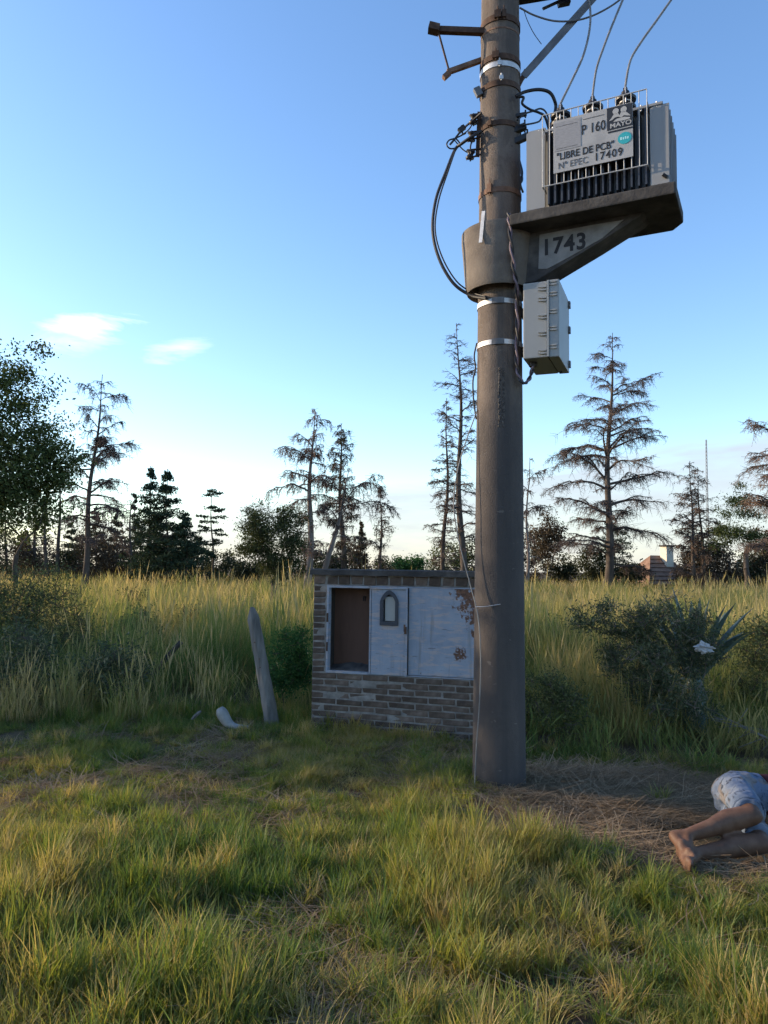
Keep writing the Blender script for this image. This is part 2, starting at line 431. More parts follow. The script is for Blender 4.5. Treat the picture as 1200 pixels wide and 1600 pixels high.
class MB:
    def __init__(s):
        s.v, s.f = [], []
    def add(s, vs, fs):
        k = len(s.v)
        s.v += [tuple(p) for p in vs]
        s.f += [tuple(i + k for i in f) for f in fs]
        return s
    def box(s, x0, x1, y0, y1, z0, z1, jit=0.0, rnd=None):
        vs = [(x, y, z) for z in (z0, z1) for (x, y) in ((x0, y0), (x1, y0), (x1, y1), (x0, y1))]
        if jit:
            vs = [tuple(c + rnd.uniform(-jit, jit) for c in p) for p in vs]
        return s.add(vs, [(3, 2, 1, 0), (4, 5, 6, 7), (0, 1, 5, 4), (1, 2, 6, 5), (2, 3, 7, 6), (3, 0, 4, 7)])
    def tube(s, pts, r, n=8, caps=True):
        pts = [Vector(p) for p in pts]
        rs = r if isinstance(r, (list, tuple)) else [r] * len(pts)
        rings, side = [], None
        for i, p in enumerate(pts):
            t = (pts[min(i + 1, len(pts) - 1)] - pts[max(i - 1, 0)])
            t = t.normalized() if t.length > 1e-9 else Vector((0, 0, 1))
            if side is None:
                side = t.cross(Vector((0, 0, 1)) if abs(t.z) < 0.9 else Vector((1, 0, 0))).normalized()
            side = (side - t * side.dot(t)).normalized()
            b = t.cross(side)
            rings.append([p + (side * math.cos(2 * math.pi * k / n) + b * math.sin(2 * math.pi * k / n)) * rs[i] for k in range(n)])
        vs = [q for g in rings for q in g]
        fs = []
        for i in range(len(pts) - 1):
            for k in range(n):
                k2 = (k + 1) % n
                fs.append((i * n + k, i * n + k2, (i + 1) * n + k2, (i + 1) * n + k))
        if caps:
            fs.append(tuple(range(n - 1, -1, -1)))
            fs.append(tuple((len(pts) - 1) * n + k for k in range(n)))
        return s.add(vs, fs)
    def bar(s, a, b, w, h, up=(0, 0, 1)):
        a, b = Vector(a), Vector(b)
        t = (b - a).normalized()
        sd = t.cross(Vector(up)).normalized()
        u = sd.cross(t)
        vs = [p + sd * (sx * w / 2) + u * (sz * h / 2) for p in (a, b) for sx, sz in ((-1, -1), (1, -1), (1, 1), (-1, 1))]
        return s.add(vs, [(0, 3, 2, 1), (4, 5, 6, 7), (0, 1, 5, 4), (1, 2, 6, 5), (2, 3, 7, 6), (3, 0, 4, 7)])
    def lathe(s, prof, n=40, c=(0, 0), a0=0.0, a1=2 * math.pi, closed=False):
        full = abs(a1 - a0 - 2 * math.pi) < 1e-6
        m = n if full else n + 1
        vs = []
        for k in range(m):
            a = a0 + (a1 - a0) * k / n
            for r, z in prof:
                vs.append((c[0] + r * math.cos(a), c[1] + r * math.sin(a), z))
        fs, p = [], len(prof)
        for k in range(n):
            k2 = (k + 1) % m
            for i in range(p if closed else p - 1):
                j = (i + 1) % p
                fs.append((k * p + i, k2 * p + i, k2 * p + j, k * p + j))
        return s.add(vs, fs)
    def prism(s, poly, z0, z1):
        """polygon in x,y extruded along z"""
        n = len(poly)
        vs = [(x, y, z0) for x, y in poly] + [(x, y, z1) for x, y in poly]
        fs = [tuple(range(n - 1, -1, -1)), tuple(range(n, 2 * n))] + [(i, (i + 1) % n, n + (i + 1) % n, n + i) for i in range(n)]
        return s.add(vs, fs)
    def prism_y(s, poly, y0, y1):
        """polygon in x,z extruded along y"""
        n = len(poly)
        vs = [(x, y0, z) for x, z in poly] + [(x, y1, z) for x, z in poly]
        fs = [tuple(range(n)), tuple(range(2 * n - 1, n - 1, -1))] + [((i + 1) % n, i, n + i, n + (i + 1) % n) for i in range(n)]
        return s.add(vs, fs)
    def mesh(s, name, smooth=False):
        me = bpy.data.meshes.new(name)
        me.from_pydata(s.v, [], s.f)
        me.update()
        if smooth:
            me.polygons.foreach_set('use_smooth', [True] * len(me.polygons))
        return me
    def build(s, name, mat, parent=None, smooth=False, bevel=0.0, loc=None, rot=None, fixn=True):
        me = s.mesh(name, smooth and not bevel)
        if fixn or bevel:
            bm = bmesh.new()
            bm.from_mesh(me)
            bmesh.ops.recalc_face_normals(bm, faces=bm.faces)
            if bevel:
                es = [e for e in bm.edges if len(e.link_faces) == 2 and e.calc_face_angle(0) > 0.5]
                bmesh.ops.bevel(bm, geom=es, offset=bevel, segments=2, profile=0.6, affect='EDGES')
            bm.to_mesh(me)
            bm.free()
            if smooth:
                me.polygons.foreach_set('use_smooth', [True] * len(me.polygons))
        if smooth:
            me.set_sharp_from_angle(angle=rad(40))
        return link_mesh(name, me, mat, parent, loc, rot)

def catmull(pts, k=6):
    pts = [Vector(p) for p in pts]
    q = [2 * pts[0] - pts[1]] + pts + [2 * pts[-1] - pts[-2]]
    out = []
    for i in range(1, len(q) - 2):
        a, b, c, d = q[i - 1], q[i], q[i + 1], q[i + 2]
        for j in range(k):
            t = j / k
            out.append(0.5 * ((2 * b) + (c - a) * t + (2 * a - 5 * b + 4 * c - d) * t * t + (-a + 3 * b - 3 * c + d) * t ** 3))
    out.append(pts[-1])
    return out

def np_mesh(name, verts, faces, attrs=None, smooth=False):
    """verts (N,3), faces (M,k) arrays, attrs dict of per-vertex floats"""
    me = bpy.data.meshes.new(name)
    nv, (nf, k) = len(verts), faces.shape
    me.vertices.add(nv)
    me.vertices.foreach_set('co', np.ascontiguousarray(verts, dtype=np.float32).ravel())
    me.loops.add(nf * k)
    me.loops.foreach_set('vertex_index', np.ascontiguousarray(faces, dtype=np.int32).ravel())
    me.polygons.add(nf)
    me.polygons.foreach_set('loop_start', np.arange(0, nf * k, k, dtype=np.int32))
    me.polygons.foreach_set('loop_total', np.full(nf, k, dtype=np.int32))
    if smooth:
        me.polygons.foreach_set('use_smooth', np.ones(nf, dtype=bool))
    for nm, a in (attrs or {}).items():
        at_ = me.attributes.new(nm, 'FLOAT', 'POINT')
        at_.data.foreach_set('value', np.ascontiguousarray(a, dtype=np.float32))
    me.update(calc_edges=True)
    me.validate()
    return me

def seg_mesh(name, segs, sides):
    """many straight tapered pieces of branch: rows of (p0, p1, r0, r1)"""
    A = np.array([[*s[0], *s[1], s[2], s[3]] for s in segs], dtype=np.float64)
    p0, p1, r0, r1 = A[:, 0:3], A[:, 3:6], A[:, 6], A[:, 7]
    t = p1 - p0
    t /= np.maximum(np.linalg.norm(t, axis=1, keepdims=True), 1e-9)
    ref = np.where(np.abs(t[:, 2:3]) < 0.9, np.array([[0, 0, 1.0]]), np.array([[1.0, 0, 0]]))
    a = np.cross(t, ref)
    a /= np.linalg.norm(a, axis=1, keepdims=True)
    b = np.cross(t, a)
    ang = np.arange(sides) * 2 * np.pi / sides
    ring = a[:, None, :] * np.cos(ang)[None, :, None] + b[:, None, :] * np.sin(ang)[None, :, None]
    v = np.concatenate([p0[:, None] + ring * r0[:, None, None], p1[:, None] + ring * r1[:, None, None]], axis=1)
    n = len(segs)
    i = np.arange(sides)
    base = np.stack([i, (i + 1) % sides, (i + 1) % sides + sides, i + sides], axis=1)
    f = (np.arange(n)[:, None, None] * (2 * sides) + base[None]).reshape(-1, 4)
    return np_mesh(name, v.reshape(-1, 3), f, smooth=sides > 3)

def leaf_mesh(name, pts, size, rng, aspect=0.5, droop=None, jitter=0.35):
    """one diamond-shaped leaf at each point"""
    n = len(pts)
    t = rng.normal(size=(n, 3))
    if droop is not None:
        t = t * 0.8 + np.array(droop)
    t /= np.linalg.norm(t, axis=1, keepdims=True)
    w = np.cross(t, rng.normal(size=(n, 3)))
    w /= np.linalg.norm(w, axis=1, keepdims=True)
    L = (size * (1 + jitter * rng.uniform(-1, 1, n)))[:, None]
    c = pts
    v = np.stack([c - t * L * 0.5, c + w * L * aspect * 0.5, c + t * L * 0.5, c - w * L * aspect * 0.5], axis=1)
    f = np.arange(n * 4).reshape(n, 4)
    rn = np.repeat(rng.uniform(0, 1, n), 4)
    return np_mesh(name, v.reshape(-1, 3), f, {'rnd': rn})

def text_mesh(body, size, mat, parent, loc, rot, name='lettering', bold=0.0, sx=1.0, align='LEFT', space=1.0):
    cu = bpy.data.curves.new('text', 'FONT')
    cu.body = body
    cu.size = size
    cu.offset = bold
    cu.align_x = align
    cu.space_character = space
    cu.extrude = 0.0008
    o = bpy.data.objects.new('text', cu)
    COL.objects.link(o)
    dg = bpy.context.evaluated_depsgraph_get()
    me = bpy.data.meshes.new_from_object(o.evaluated_get(dg))
    bpy.data.objects.remove(o)
    bpy.data.curves.remove(cu)
    me.materials.clear()
    ob = link_mesh(name, me, mat, parent, loc, rot)
    ob.scale = (sx, 1, 1)
    return ob

def plate_with_hole(outer, hole, thick):
    """flat plate in x,z with a hole, thickness along y, as a mesh"""
    cu = bpy.data.curves.new('plate', 'CURVE')
    cu.dimensions = '2D'
    cu.fill_mode = 'BOTH'
    cu.extrude = thick / 2
    for loop in (outer, hole):
        sp = cu.splines.new('POLY')
        sp.points.add(len(loop) - 1)
        for p, (x, z) in zip(sp.points, loop):
            p.co = (x, z, 0, 1)
        sp.use_cyclic_u = True
    o = bpy.data.objects.new('plate', cu)
    COL.objects.link(o)
    dg = bpy.context.evaluated_depsgraph_get()
    me = bpy.data.meshes.new_from_object(o.evaluated_get(dg))
    bpy.data.objects.remove(o)
    bpy.data.curves.remove(cu)
    me.materials.clear()
    me.transform(Matrix.Rotation(rad(90), 4, 'X'))
    return me

def vnoise(x, y, seed, scale):
    """smooth value noise on arrays, 0..1"""
    r = np.random.default_rng(seed)
    g = r.uniform(0, 1, (128, 128))
    x, y = x / scale + 50.3, y / scale + 50.7
    xi, yi = np.floor(x).astype(int), np.floor(y).astype(int)
    fx, fy = x - xi, y - yi
    fx, fy = fx * fx * (3 - 2 * fx), fy * fy * (3 - 2 * fy)
    G = lambda a, b: g[a % 128, b % 128]
    return (G(xi, yi) * (1 - fx) + G(xi + 1, yi) * fx) * (1 - fy) + (G(xi, yi + 1) * (1 - fx) + G(xi + 1, yi + 1) * fx) * fy

# ------------------------------------------------------------------ ground
POLE = Vector((0.876, 5.804, 0))
def ground_z(x, y):
    mound = 0.05 * np.exp(-(np.hypot(np.asarray(x, float) - POLE.x, np.asarray(y, float) - POLE.y) / 0.33) ** 2)
    return mound + (vnoise(np.asarray(x, float), np.asarray(y, float), 3, 1.7) - 0.5) * 0.07 + (vnoise(np.asarray(x, float), np.asarray(y, float), 4, 0.45) - 0.5) * 0.03
def make_ground():
    def axis(lo, hi, fine_lo, fine_hi, step):
        a = list(np.arange(fine_lo, fine_hi + 1e-6, step))
        g, s = a[-1], step
        while g < hi:
            s *= 1.35; g += s; a.append(min(g, hi))
        g, s = a[0], step
        while g > lo:
            s *= 1.35; g -= s; a.insert(0, max(g, lo))
        return np.array(a)
    xs, ys = axis(-1500, 1500, -6, 7, 0.14), axis(-400, 3000, 1, 13, 0.14)
    X, Y = np.meshgrid(xs, ys)
    Z = ground_z(X, Y) * np.clip((60 - np.hypot(X, Y)) / 40, 0, 1)
    v = np.stack([X.ravel(), Y.ravel(), Z.ravel()], 1)
    nx, ny = len(xs), len(ys)
    i = (np.arange(ny - 1)[:, None] * nx + np.arange(nx - 1)[None]).ravel()
    f = np.stack([i, i + 1, i + nx + 1, i + nx], 1)
    o = link_mesh('ground', np_mesh('ground', v, f, smooth=True), 'soil')
    tag(o, 'brown earth of the field and verge', 'ground', kind='structure')
make_ground()

# ------------------------------------------------------------------ concrete pole
LEAN = Vector((-0.0012, 0, 1))           # the shaft stands almost plumb
def pole_c(z): return Vector((POLE.x + LEAN.x * z, POLE.y, z))
def pole_r(z): return 0.196 - 0.0078 * z
pole = thing('utility_pole', 'thick tapered concrete pole carrying the transformer', 'utility pole', POLE)
def make_pole():
    b = MB()
    zs = list(np.linspace(-0.4, 9.2, 60))
    n = 56
    vs, fs = [], []
    for z in zs:
        c = pole_c(z) - POLE
        for k in range(n):
            a = 2 * math.pi * k / n
            r = pole_r(z)
            vs.append((c.x + r * math.cos(a), c.y + r * math.sin(a), z))
    for i in range(len(zs) - 1):
        for k in range(n):
            k2 = (k + 1) % n
            fs.append((i * n + k, i * n + k2, (i + 1) * n + k2, (i + 1) * n + k))
    fs.append(tuple((len(zs) - 1) * n + k for k in range(n)))
    b.add(vs, fs)
    b.build('shaft', 'pole', pole, smooth=True)
    def band(z, h, t, mat, name='strap', tilt=0.0):
        m = MB()
        c = pole_c(z) - POLE
        r = pole_r(z)
        m.lathe([(r - 0.002, -h / 2), (r + t, -h / 2), (r + t, h / 2), (r - 0.002, h / 2)], 56, closed=True)
        return m.build(name, mat, pole, smooth=True, loc=(c.x, c.y, z), rot=(0, tilt, 0))
    def lug(z, ang, h, w, mat, out=0.03, name='clamp_bolt'):
        m = MB()
        m.box(0, out, -w / 2, w / 2, -h / 2, h / 2)
        m.tube([(out * 0.55, 0, -h * 0.8), (out * 0.55, 0, h * 1.1)], 0.006, 6)
        c = pole_c(z) - POLE
        r = pole_r(z)
        return m.build(name, mat, pole, loc=(c.x + (r - 0.002) * math.cos(ang), c.y + (r - 0.002) * math.sin(ang), z), rot=(0, 0, ang))
    band(5.885, 0.05, 0.008, 'rust')
    lug(5.90, rad(-105), 0.06, 0.05, 'rust'); lug(5.90, rad(-88), 0.06, 0.03, 'rust')
    band(5.80, 0.012, 0.003, 'rust_light', tilt=rad(1.5))
    band(5.565, 0.045, 0.008, 'rust'); lug(5.57, rad(-110), 0.05, 0.05, 'rust')
    band(5.505, 0.04, 0.006, 'galv', tilt=rad(-1)); lug(5.505, rad(-100), 0.035, 0.03, 'galv', 0.018)
    band(5.35, 0.045, 0.008, 'rust', tilt=rad(-1)); lug(5.385, rad(-95), 0.03, 0.03, 'galv', 0.02)
    band(5.03, 0.04, 0.008, 'rust'); lug(5.03, rad(-125), 0.04, 0.03, 'rust')
    band(4.50, 0.04, 0.006, 'rust_light'); lug(4.51, rad(-125), 0.07, 0.035, 'rust_light')
    for z in (3.63, 3.315):
        band(z, 0.036, 0.006, 'galv')
        m = MB()
        r = pole_r(z) + 0.007
        m.lathe([(r - 0.004, -0.022), (r + 0.006, -0.022), (r + 0.006, 0.022), (r - 0.004, 0.022)], 8, a0=rad(-118), a1=rad(-88), closed=True)
        c = pole_c(z) - POLE
        m.build('strap_buckle', 'steel_grey', pole, smooth=True, loc=(c.x, c.y, z))
    # hollow where the old number plate broke away
    rg = random.Random(4)
    for (a0, a1) in ((-103, -95), (-93, -86)):
        m = MB()
        nz, na = 46, 7
        vs = []
        for i in range(nz):
            z = 2.66 + 0.46 * i / (nz - 1)
            for k in range(na):
                a = rad(a0 + (a1 - a0) * k / (na - 1) + rg.uniform(-0.8, 0.8))
                edge = i in (0, nz - 1) or k in (0, na - 1)
                r = pole_r(z) + (-0.003 if edge else rg.uniform(0.0, 0.006))
                c = pole_c(z) - POLE
                vs.append((c.x + r * math.cos(a), c.y + r * math.sin(a), z + rg.uniform(-0.004, 0.004)))
        fs = [(i * na + k, i * na + k + 1, (i + 1) * na + k + 1, (i + 1) * na + k) for i in range(nz - 1) for k in range(na - 1)]
        m.add(vs, fs)
        m.build('rough_mortar_strip', 'pit', pole, fixn=False)
make_pole()

# ------------------------------------------------------------------ concrete platform
ARM = rad(-26.8)
SLAB = 4.21
plat = thing('transformer_platform', 'cast concrete bracket with round collar numbered 1743 around the pole', 'bracket', (pole_c(SLAB).x, POLE.y, 0), ARM)
def make_platform():
    m = MB()
    m.lathe([(0.196, 3.80), (0.222, 3.745), (0.25, 3.735), (0.262, 3.76), (0.287, 4.05), (0.296, 4.13), (0.296, SLAB - 0.01), (0.28, SLAB), (0.166, SLAB), (0.175, 4.0)], 64, closed=True)
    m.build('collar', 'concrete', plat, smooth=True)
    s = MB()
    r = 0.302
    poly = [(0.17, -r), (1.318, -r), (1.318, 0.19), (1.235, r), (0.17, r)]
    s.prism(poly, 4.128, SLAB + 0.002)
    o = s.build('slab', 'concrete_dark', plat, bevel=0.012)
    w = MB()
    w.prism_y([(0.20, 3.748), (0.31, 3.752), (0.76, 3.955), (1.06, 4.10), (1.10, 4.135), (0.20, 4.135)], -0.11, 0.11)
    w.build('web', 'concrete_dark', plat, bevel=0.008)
    p = MB()
    p.prism_y([(0.335, 3.84), (0.345, 4.10), (0.72, 4.10), (0.95, 4.095), (0.80, 3.99), (0.56, 3.89), (0.40, 3.83)], -0.114, -0.109)
    pn = p.build('painted_number_field', 'numberpaint', plat)
    text_mesh('1743', 0.168, 'ink', pn, (0.358, -0.1155, 3.938), (rad(90), 0, 0), 'number', bold=0.0045, sx=0.92, space=1.1)
    # loose metal tab on the collar
    t = MB()
    t.bar((-0.02, -0.302, 4.04), (0.0, -0.295, 4.28), 0.028, 0.004, up=(0, 1, 0))
    t.build('metal_tab', 'galv', plat, rot=(0, 0, rad(-6)))
make_platform()

# ------------------------------------------------------------------ transformer
tr = thing('transformer', 'grey oil transformer with finned tank, wire guard and three bushings', 'transformer', (pole_c(SLAB).x, POLE.y, SLAB + 0.002), ARM)
def make_transformer():
    H = 0.60
    m = MB()
    m.box(0.42, 1.16, -0.16, 0.16, 0.02, H)
    m.build('tank', 'paint_grey', tr, bevel=0.006)
    m = MB()
    m.box(0.34, 1.235, -0.23, 0.23, H, H + 0.02)
    m.box(0.36, 1.215, -0.21, 0.21, H + 0.02, H + 0.028)
    m.build('lid', 'paint_grey', tr, bevel=0.004)
    for x in (0.5, 1.08):
        m = MB()
        m.box(x - 0.03, x + 0.03, -0.20, 0.20, 0, 0.02)
        m.build('skid', 'steel_dark', tr)
    for i in range(9):
        for y_ in (-0.222, 0.222):
            b = MB(); x_ = 0.37 + i * 0.103
            b.tube([(x_, y_ * 0.98, H - 0.012), (x_, y_ * 0.98, H + 0.032)], 0.007, 6)
            b.build('lid_bolt', 'galv', tr)
    # fins
    def fin(x0, x1, y0, y1, z0, z1, mat):
        f = MB()
        f.box(x0, x1, y0, y1, z0, z1)
        return f.build('cooling_fin', mat, tr)
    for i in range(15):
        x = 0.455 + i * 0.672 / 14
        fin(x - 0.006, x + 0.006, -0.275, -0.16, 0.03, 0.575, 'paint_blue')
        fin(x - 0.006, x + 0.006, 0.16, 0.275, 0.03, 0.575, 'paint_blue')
    for i in range(6):
        y = -0.215 + i * 0.086
        fin(0.29, 0.42, y - 0.008, y + 0.008, 0.02, 0.64 if i < 2 else 0.60, 'paint_grey')
        fin(1.16, 1.275, y - 0.008, y + 0.008, 0.02, 0.60, 'paint_grey')
    for (x0, x1, z1) in ((0.29, 0.425, 0.60), (1.155, 1.275, 0.565)):
        m = MB()
        m.prism_y([(x0, 0.015), (x1, 0.015), (x1, z1), (x0 + (0.0 if x0 < 1 else 0.0), z1)], -0.268, -0.262)
        m.build('side_cover', 'paint_grey', tr)
    m = MB()
    m.tube([(1.262, -0.27, 0.05), (1.235, -0.285, 0.07)], 0.012, 8)
    m.build('drain_valve', 'steel_dark', tr)
    # wire guard
    m = MB()
    y = -0.305
    X0, X1, Z0, Z1 = 0.42, 1.142, 0.15, 0.685
    g = thing_part = None
    fr = MB()
    fr.tube([(X0, y, Z1), (X1, y, Z1)], 0.0045, 6)
    guard = fr.build('wire_guard', 'guard', tr)
    fr = MB()
    fr.tube([(X0, y, Z0), (X1, y, Z0)], 0.0045, 6)
    fr.build('guard_rail', 'guard', guard)
    for i in range(15):
        x = X0 + (X1 - X0) * i / 14
        b = MB()
        b.tube([(x, y, Z0), (x, y, Z1)], 0.0033, 6)
        b.build('guard_bar', 'guard', guard)
    for x in (X0, X1):
        for z in (Z0, Z1 - 0.09):
            b = MB()
            b.bar((x, y, z), (x, -0.20, z), 0.008, 0.008)
            b.build('guard_stay', 'guard', guard)
    # sign board
    sx0, sx1, sz0, sz1 = 0.502, 1.05, 0.225, 0.612
    s = MB()
    s.box(sx0, sx1, y - 0.012, y - 0.007, sz0, sz1)
    sign = s.build('sign_board', 'sign', tr)
    tag(sign, 'white board with black lettering and dark logo')
    fy = y - 0.0135
    R = (rad(90), 0, 0)
    def patch(x0, x1, z0, z1, mat, name, dy=0.0):
        q = MB()
        q.box(x0, x1, fy + dy - 0.0006, fy + dy + 0.001, z0, z1)
        return q.build(name, mat, sign)
    patch(sx0 + 0.008, sx0 + 0.195, sz1 - 0.23, sz1 - 0.018, 'sheet', 'printed_sheet')
    for k in range(2):
        patch(sx0 + 0.02, sx0 + 0.17, sz1 - 0.215 + 0.165 * k, sz1 - 0.212 + 0.165 * k, 'ink_faded', 'ruled_line', -0.001)
    patch(sx0 + 0.21, sx0 + 0.355, sz1 - 0.042, sz1 - 0.038, 'ink_faded', 'ruled_line')
    text_mesh('P 160', 0.098, 'ink', sign, (sx0 + 0.198, fy, sz1 - 0.148), R, bold=0.001, sx=0.72, space=1.05)
    text_mesh('"LIBRE DE PCB"', 0.072, 'ink', sign, (sx0 + 0.022, fy, sz0 + 0.092), R, bold=0.001, sx=0.83)
    text_mesh('N\u00ba EPEC', 0.068, 'ink_faded', sign, (sx0 + 0.032, fy, sz0 + 0.024), R, bold=0.0, sx=0.86)
    text_mesh('17409', 0.078, 'ink', sign, (sx0 + 0.285, fy, sz0 + 0.026), R, bold=0.001, sx=0.86, space=1.2)
    # logo
    lg = patch(sx1 - 0.172, sx1 - 0.002, sz1 - 0.165, sz1 - 0.004, 'logo_black', 'logo_block')
    lx, lz = sx1 - 0.087, sz1 - 0.06
    def blob(pts, name='logo_figure'):
        q = MB()
        q.prism_y(pts, fy - 0.0022, fy - 0.001)
        return q.build(name, 'logo_white', lg)
    def disc(cx, cz, r, ry=None):
        return [(cx + r * math.cos(2 * math.pi * k / 20), cz + (ry or r) * math.sin(2 * math.pi * k / 20)) for k in range(20)]
    blob(disc(lx - 0.026, lz + 0.021, 0.021)); blob(disc(lx + 0.028, lz + 0.021, 0.021))
    blob([(lx - 0.072, lz - 0.040), (lx - 0.055, lz - 0.022), (lx - 0.036, lz + 0.006), (lx - 0.012, lz + 0.006), (lx, lz - 0.014), (lx + 0.012, lz + 0.006), (lx + 0.038, lz + 0.006), (lx + 0.062, lz - 0.020), (lx + 0.074, lz - 0.036), (lx + 0.052, lz - 0.030), (lx + 0.03, lz - 0.022), (lx + 0.012, lz - 0.034), (lx - 0.01, lz - 0.022), (lx - 0.032, lz - 0.024), (lx - 0.05, lz - 0.037)])
    blob([(lx - 0.045, lz - 0.052), (lx - 0.02, lz - 0.036), (lx + 0.03, lz - 0.034), (lx + 0.07, lz - 0.046), (lx + 0.068, lz - 0.056), (lx + 0.02, lz - 0.058)])
    text_mesh('MAYO', 0.046, 'logo_white', lg, (lx - 0.066, fy - 0.0016, lz - 0.094), R, bold=0.001, sx=1.1)
    patch(sx1 - 0.166, sx1 - 0.002, sz1 - 0.186, sz1 - 0.174, 'logo_black', 'logo_underline')
    q = MB()
    q.prism_y(disc(sx1 - 0.055, sz0 + 0.142, 0.046, 0.042), fy - 0.0012, fy + 0.0005)
    st = q.build('round_sticker', 'teal', sign)
    tag(st, 'small round turquoise sticker')
    for k in range(4):
        q = MB()
        q.box(sx1 - 0.083 + 0.015 * k, sx1 - 0.073 + 0.015 * k, fy - 0.002, fy - 0.001, sz0 + 0.132, sz0 + 0.152 - 0.004 * (k % 2))
        q.build('sticker_print', 'teal_pale', st)
    # bushings
    for x in (0.512, 0.745, 0.975):
        yb = -0.14
        z = H + 0.02
        b = MB()
        prof = [(0.0, z), (0.045, z), (0.045, z + 0.03), (0.034, z + 0.036), (0.034, z + 0.05), (0.070, z + 0.052), (0.073, z + 0.068), (0.04, z + 0.092), (0.033, z + 0.098),
                (0.033, z + 0.112), (0.072, z + 0.115), (0.075, z + 0.132), (0.04, z + 0.158), (0.03, z + 0.165), (0.028, z + 0.185), (0.0, z + 0.19)]
        b.lathe(prof, 24, c=(x, yb))
        bu = b.build('bushing', 'porcelain', tr, smooth=True)
        w = MB()
        w.lathe([(0.034, z + 0.099), (0.043, z + 0.1), (0.043, z + 0.11), (0.034, z + 0.111)], 20, c=(x, yb), closed=True)
        w.build('clamp_ring', 'galv', bu, smooth=True)
        w = MB()
        w.tube([(x, yb, z + 0.185), (x, yb, z + 0.225)], 0.009, 8)
        w.box(x - 0.014, x + 0.014, yb - 0.012, yb + 0.012, z + 0.195, z + 0.213)
        w.build('terminal', 'steel_dark', bu)
        w = MB()
        w.tube([(x + 0.012, yb - 0.07, z - 0.03), (x + 0.012, yb - 0.065, z + 0.1), (x + 0.004, yb - 0.02, z + 0.21)], 0.0045, 6)
        w.build('earth_strap', 'bare_wire', bu)
    for k, y in enumerate((-0.05, 0.03, 0.10, 0.16)):
        b = MB()
        b.lathe([(0, H + 0.02), (0.028, H + 0.02), (0.03, H + 0.04), (0.02, H + 0.05), (0.022, H + 0.08), (0.0, H + 0.085)], 16, c=(0.40, y))
        b.build('low_voltage_terminal', 'porcelain', tr, smooth=True)
make_transformer()
def trl(x, y, z):
    """point in the transformer's own frame"""
    c, s = math.cos(ARM), math.sin(ARM)
    o = tr.location
    return Vector((o.x + c * x - s * y, o.y + s * x + c * y, o.z + z))

# ------------------------------------------------------------------ small switch cabinet
CAB = rad(-21.6)
cab = thing('switch_cabinet', 'pale grey plastic cabinet strapped to the right side of the pole', 'electrical cabinet', (1.0, 5.52, 3.15), CAB)
def make_cabinet():
    h = 0.565
    m = MB(); m.box(0, 0.178, 0, 0.50, 0, h)
    m.build('body', 'abs', cab, bevel=0.008)
    m = MB(); m.box(0.186, 0.262, -0.004, 0.504, -0.004, h + 0.004)
    d = m.build('door', 'abs', cab, bevel=0.008)
    m = MB(); m.box(0.172, 0.19, 0.006, 0.494, 0.006, h - 0.006)
    m.build('gasket', 'cable', cab)
    m = MB(); m.bar((0.182, -0.008, 0.0), (0.182, -0.008, h), 0.014, 0.012, up=(0, 1, 0))
    m.build('hinge_strip', 'abs', cab)
    for z in (0.05, 0.185, 0.31, 0.44, 0.52):
        for (x0, x1) in ((0.112, 0.172), (0.194, 0.245)):
            zz = z + (0.02 if x0 > 0.15 else -0.012)
            if zz > h - 0.02: continue
            for k in (-0.011, 0.011):
                b = MB()
                b.prism_y([(x0, zz + k), ((x0 + x1) / 2, zz + k + 0.006), (x1, zz + k + 0.004), (x1, zz + k - 0.004), ((x0 + x1) / 2, zz + k - 0.005)], -0.014, 0.0)
                b.build('latch_rib', 'abs', cab)
    for z in (0.12, 0.42):
        b = MB(); b.box(-0.06, 0.004, 0.2, 0.3, z - 0.03, z + 0.03)
        b.build('mounting_bracket', 'steel_dark', cab)
    for z in (0.03, 0.3, 0.5):
        b = MB(); b.box(0.262, 0.278, 0.44, 0.48, z, z + 0.05)
        b.build('door_catch', 'steel_grey', cab)
    b = MB(); b.lathe([(0, -0.03), (0.03, -0.03), (0.03, 0.0)], 16, c=(0.05, 0.12))
    b.build('cable_gland', 'cable', cab, smooth=True)
    b = MB(); b.tube([(0.21, 0.42, -0.02), (0.21, 0.42, 0.0)], 0.008, 8)
    b.build('drain_plug', 'steel_dark', cab)
make_cabinet()

# ------------------------------------------------------------------ steel brackets and wires on the pole
def P(px, py, dy=0.0):
    return at(px, py, POLE.y + dy)
def wire(name, label, cat, pts, r, mat, k=6, sides=8, group=None):
    m = MB()
    m.tube(catmull(pts, k), r, sides)
    return tag(m.build(name, mat, None, smooth=True), label, cat, group)

sb = thing('step_bracket', 'rusty steel frame sticking out left of the pole top', 'bracket', P(752, 50))
def make_bracket():
    o = sb.location
    def piece(name, a, b, w, h, mat):
        m = MB()
        m.bar(a - o, b - o, w, h)
        m.build(name, mat, sb)
    piece('upper_arm', P(683, 47), P(760, 50, -0.05), 0.045, 0.045, 'rust')
    piece('end_plate', P(670, 43, -0.02), P(686, 47, -0.02), 0.08, 0.055, 'rust')
    piece('hanger_bar', P(685, 50), P(702, 112), 0.018, 0.012, 'rust')
    piece('lower_arm', P(699, 113), P(758, 92, 0.02), 0.035, 0.035, 'rust_light')
    piece('lower_end_plate', P(693, 122, -0.01), P(703, 113, -0.01), 0.05, 0.03, 'rust_light')
make_bracket()

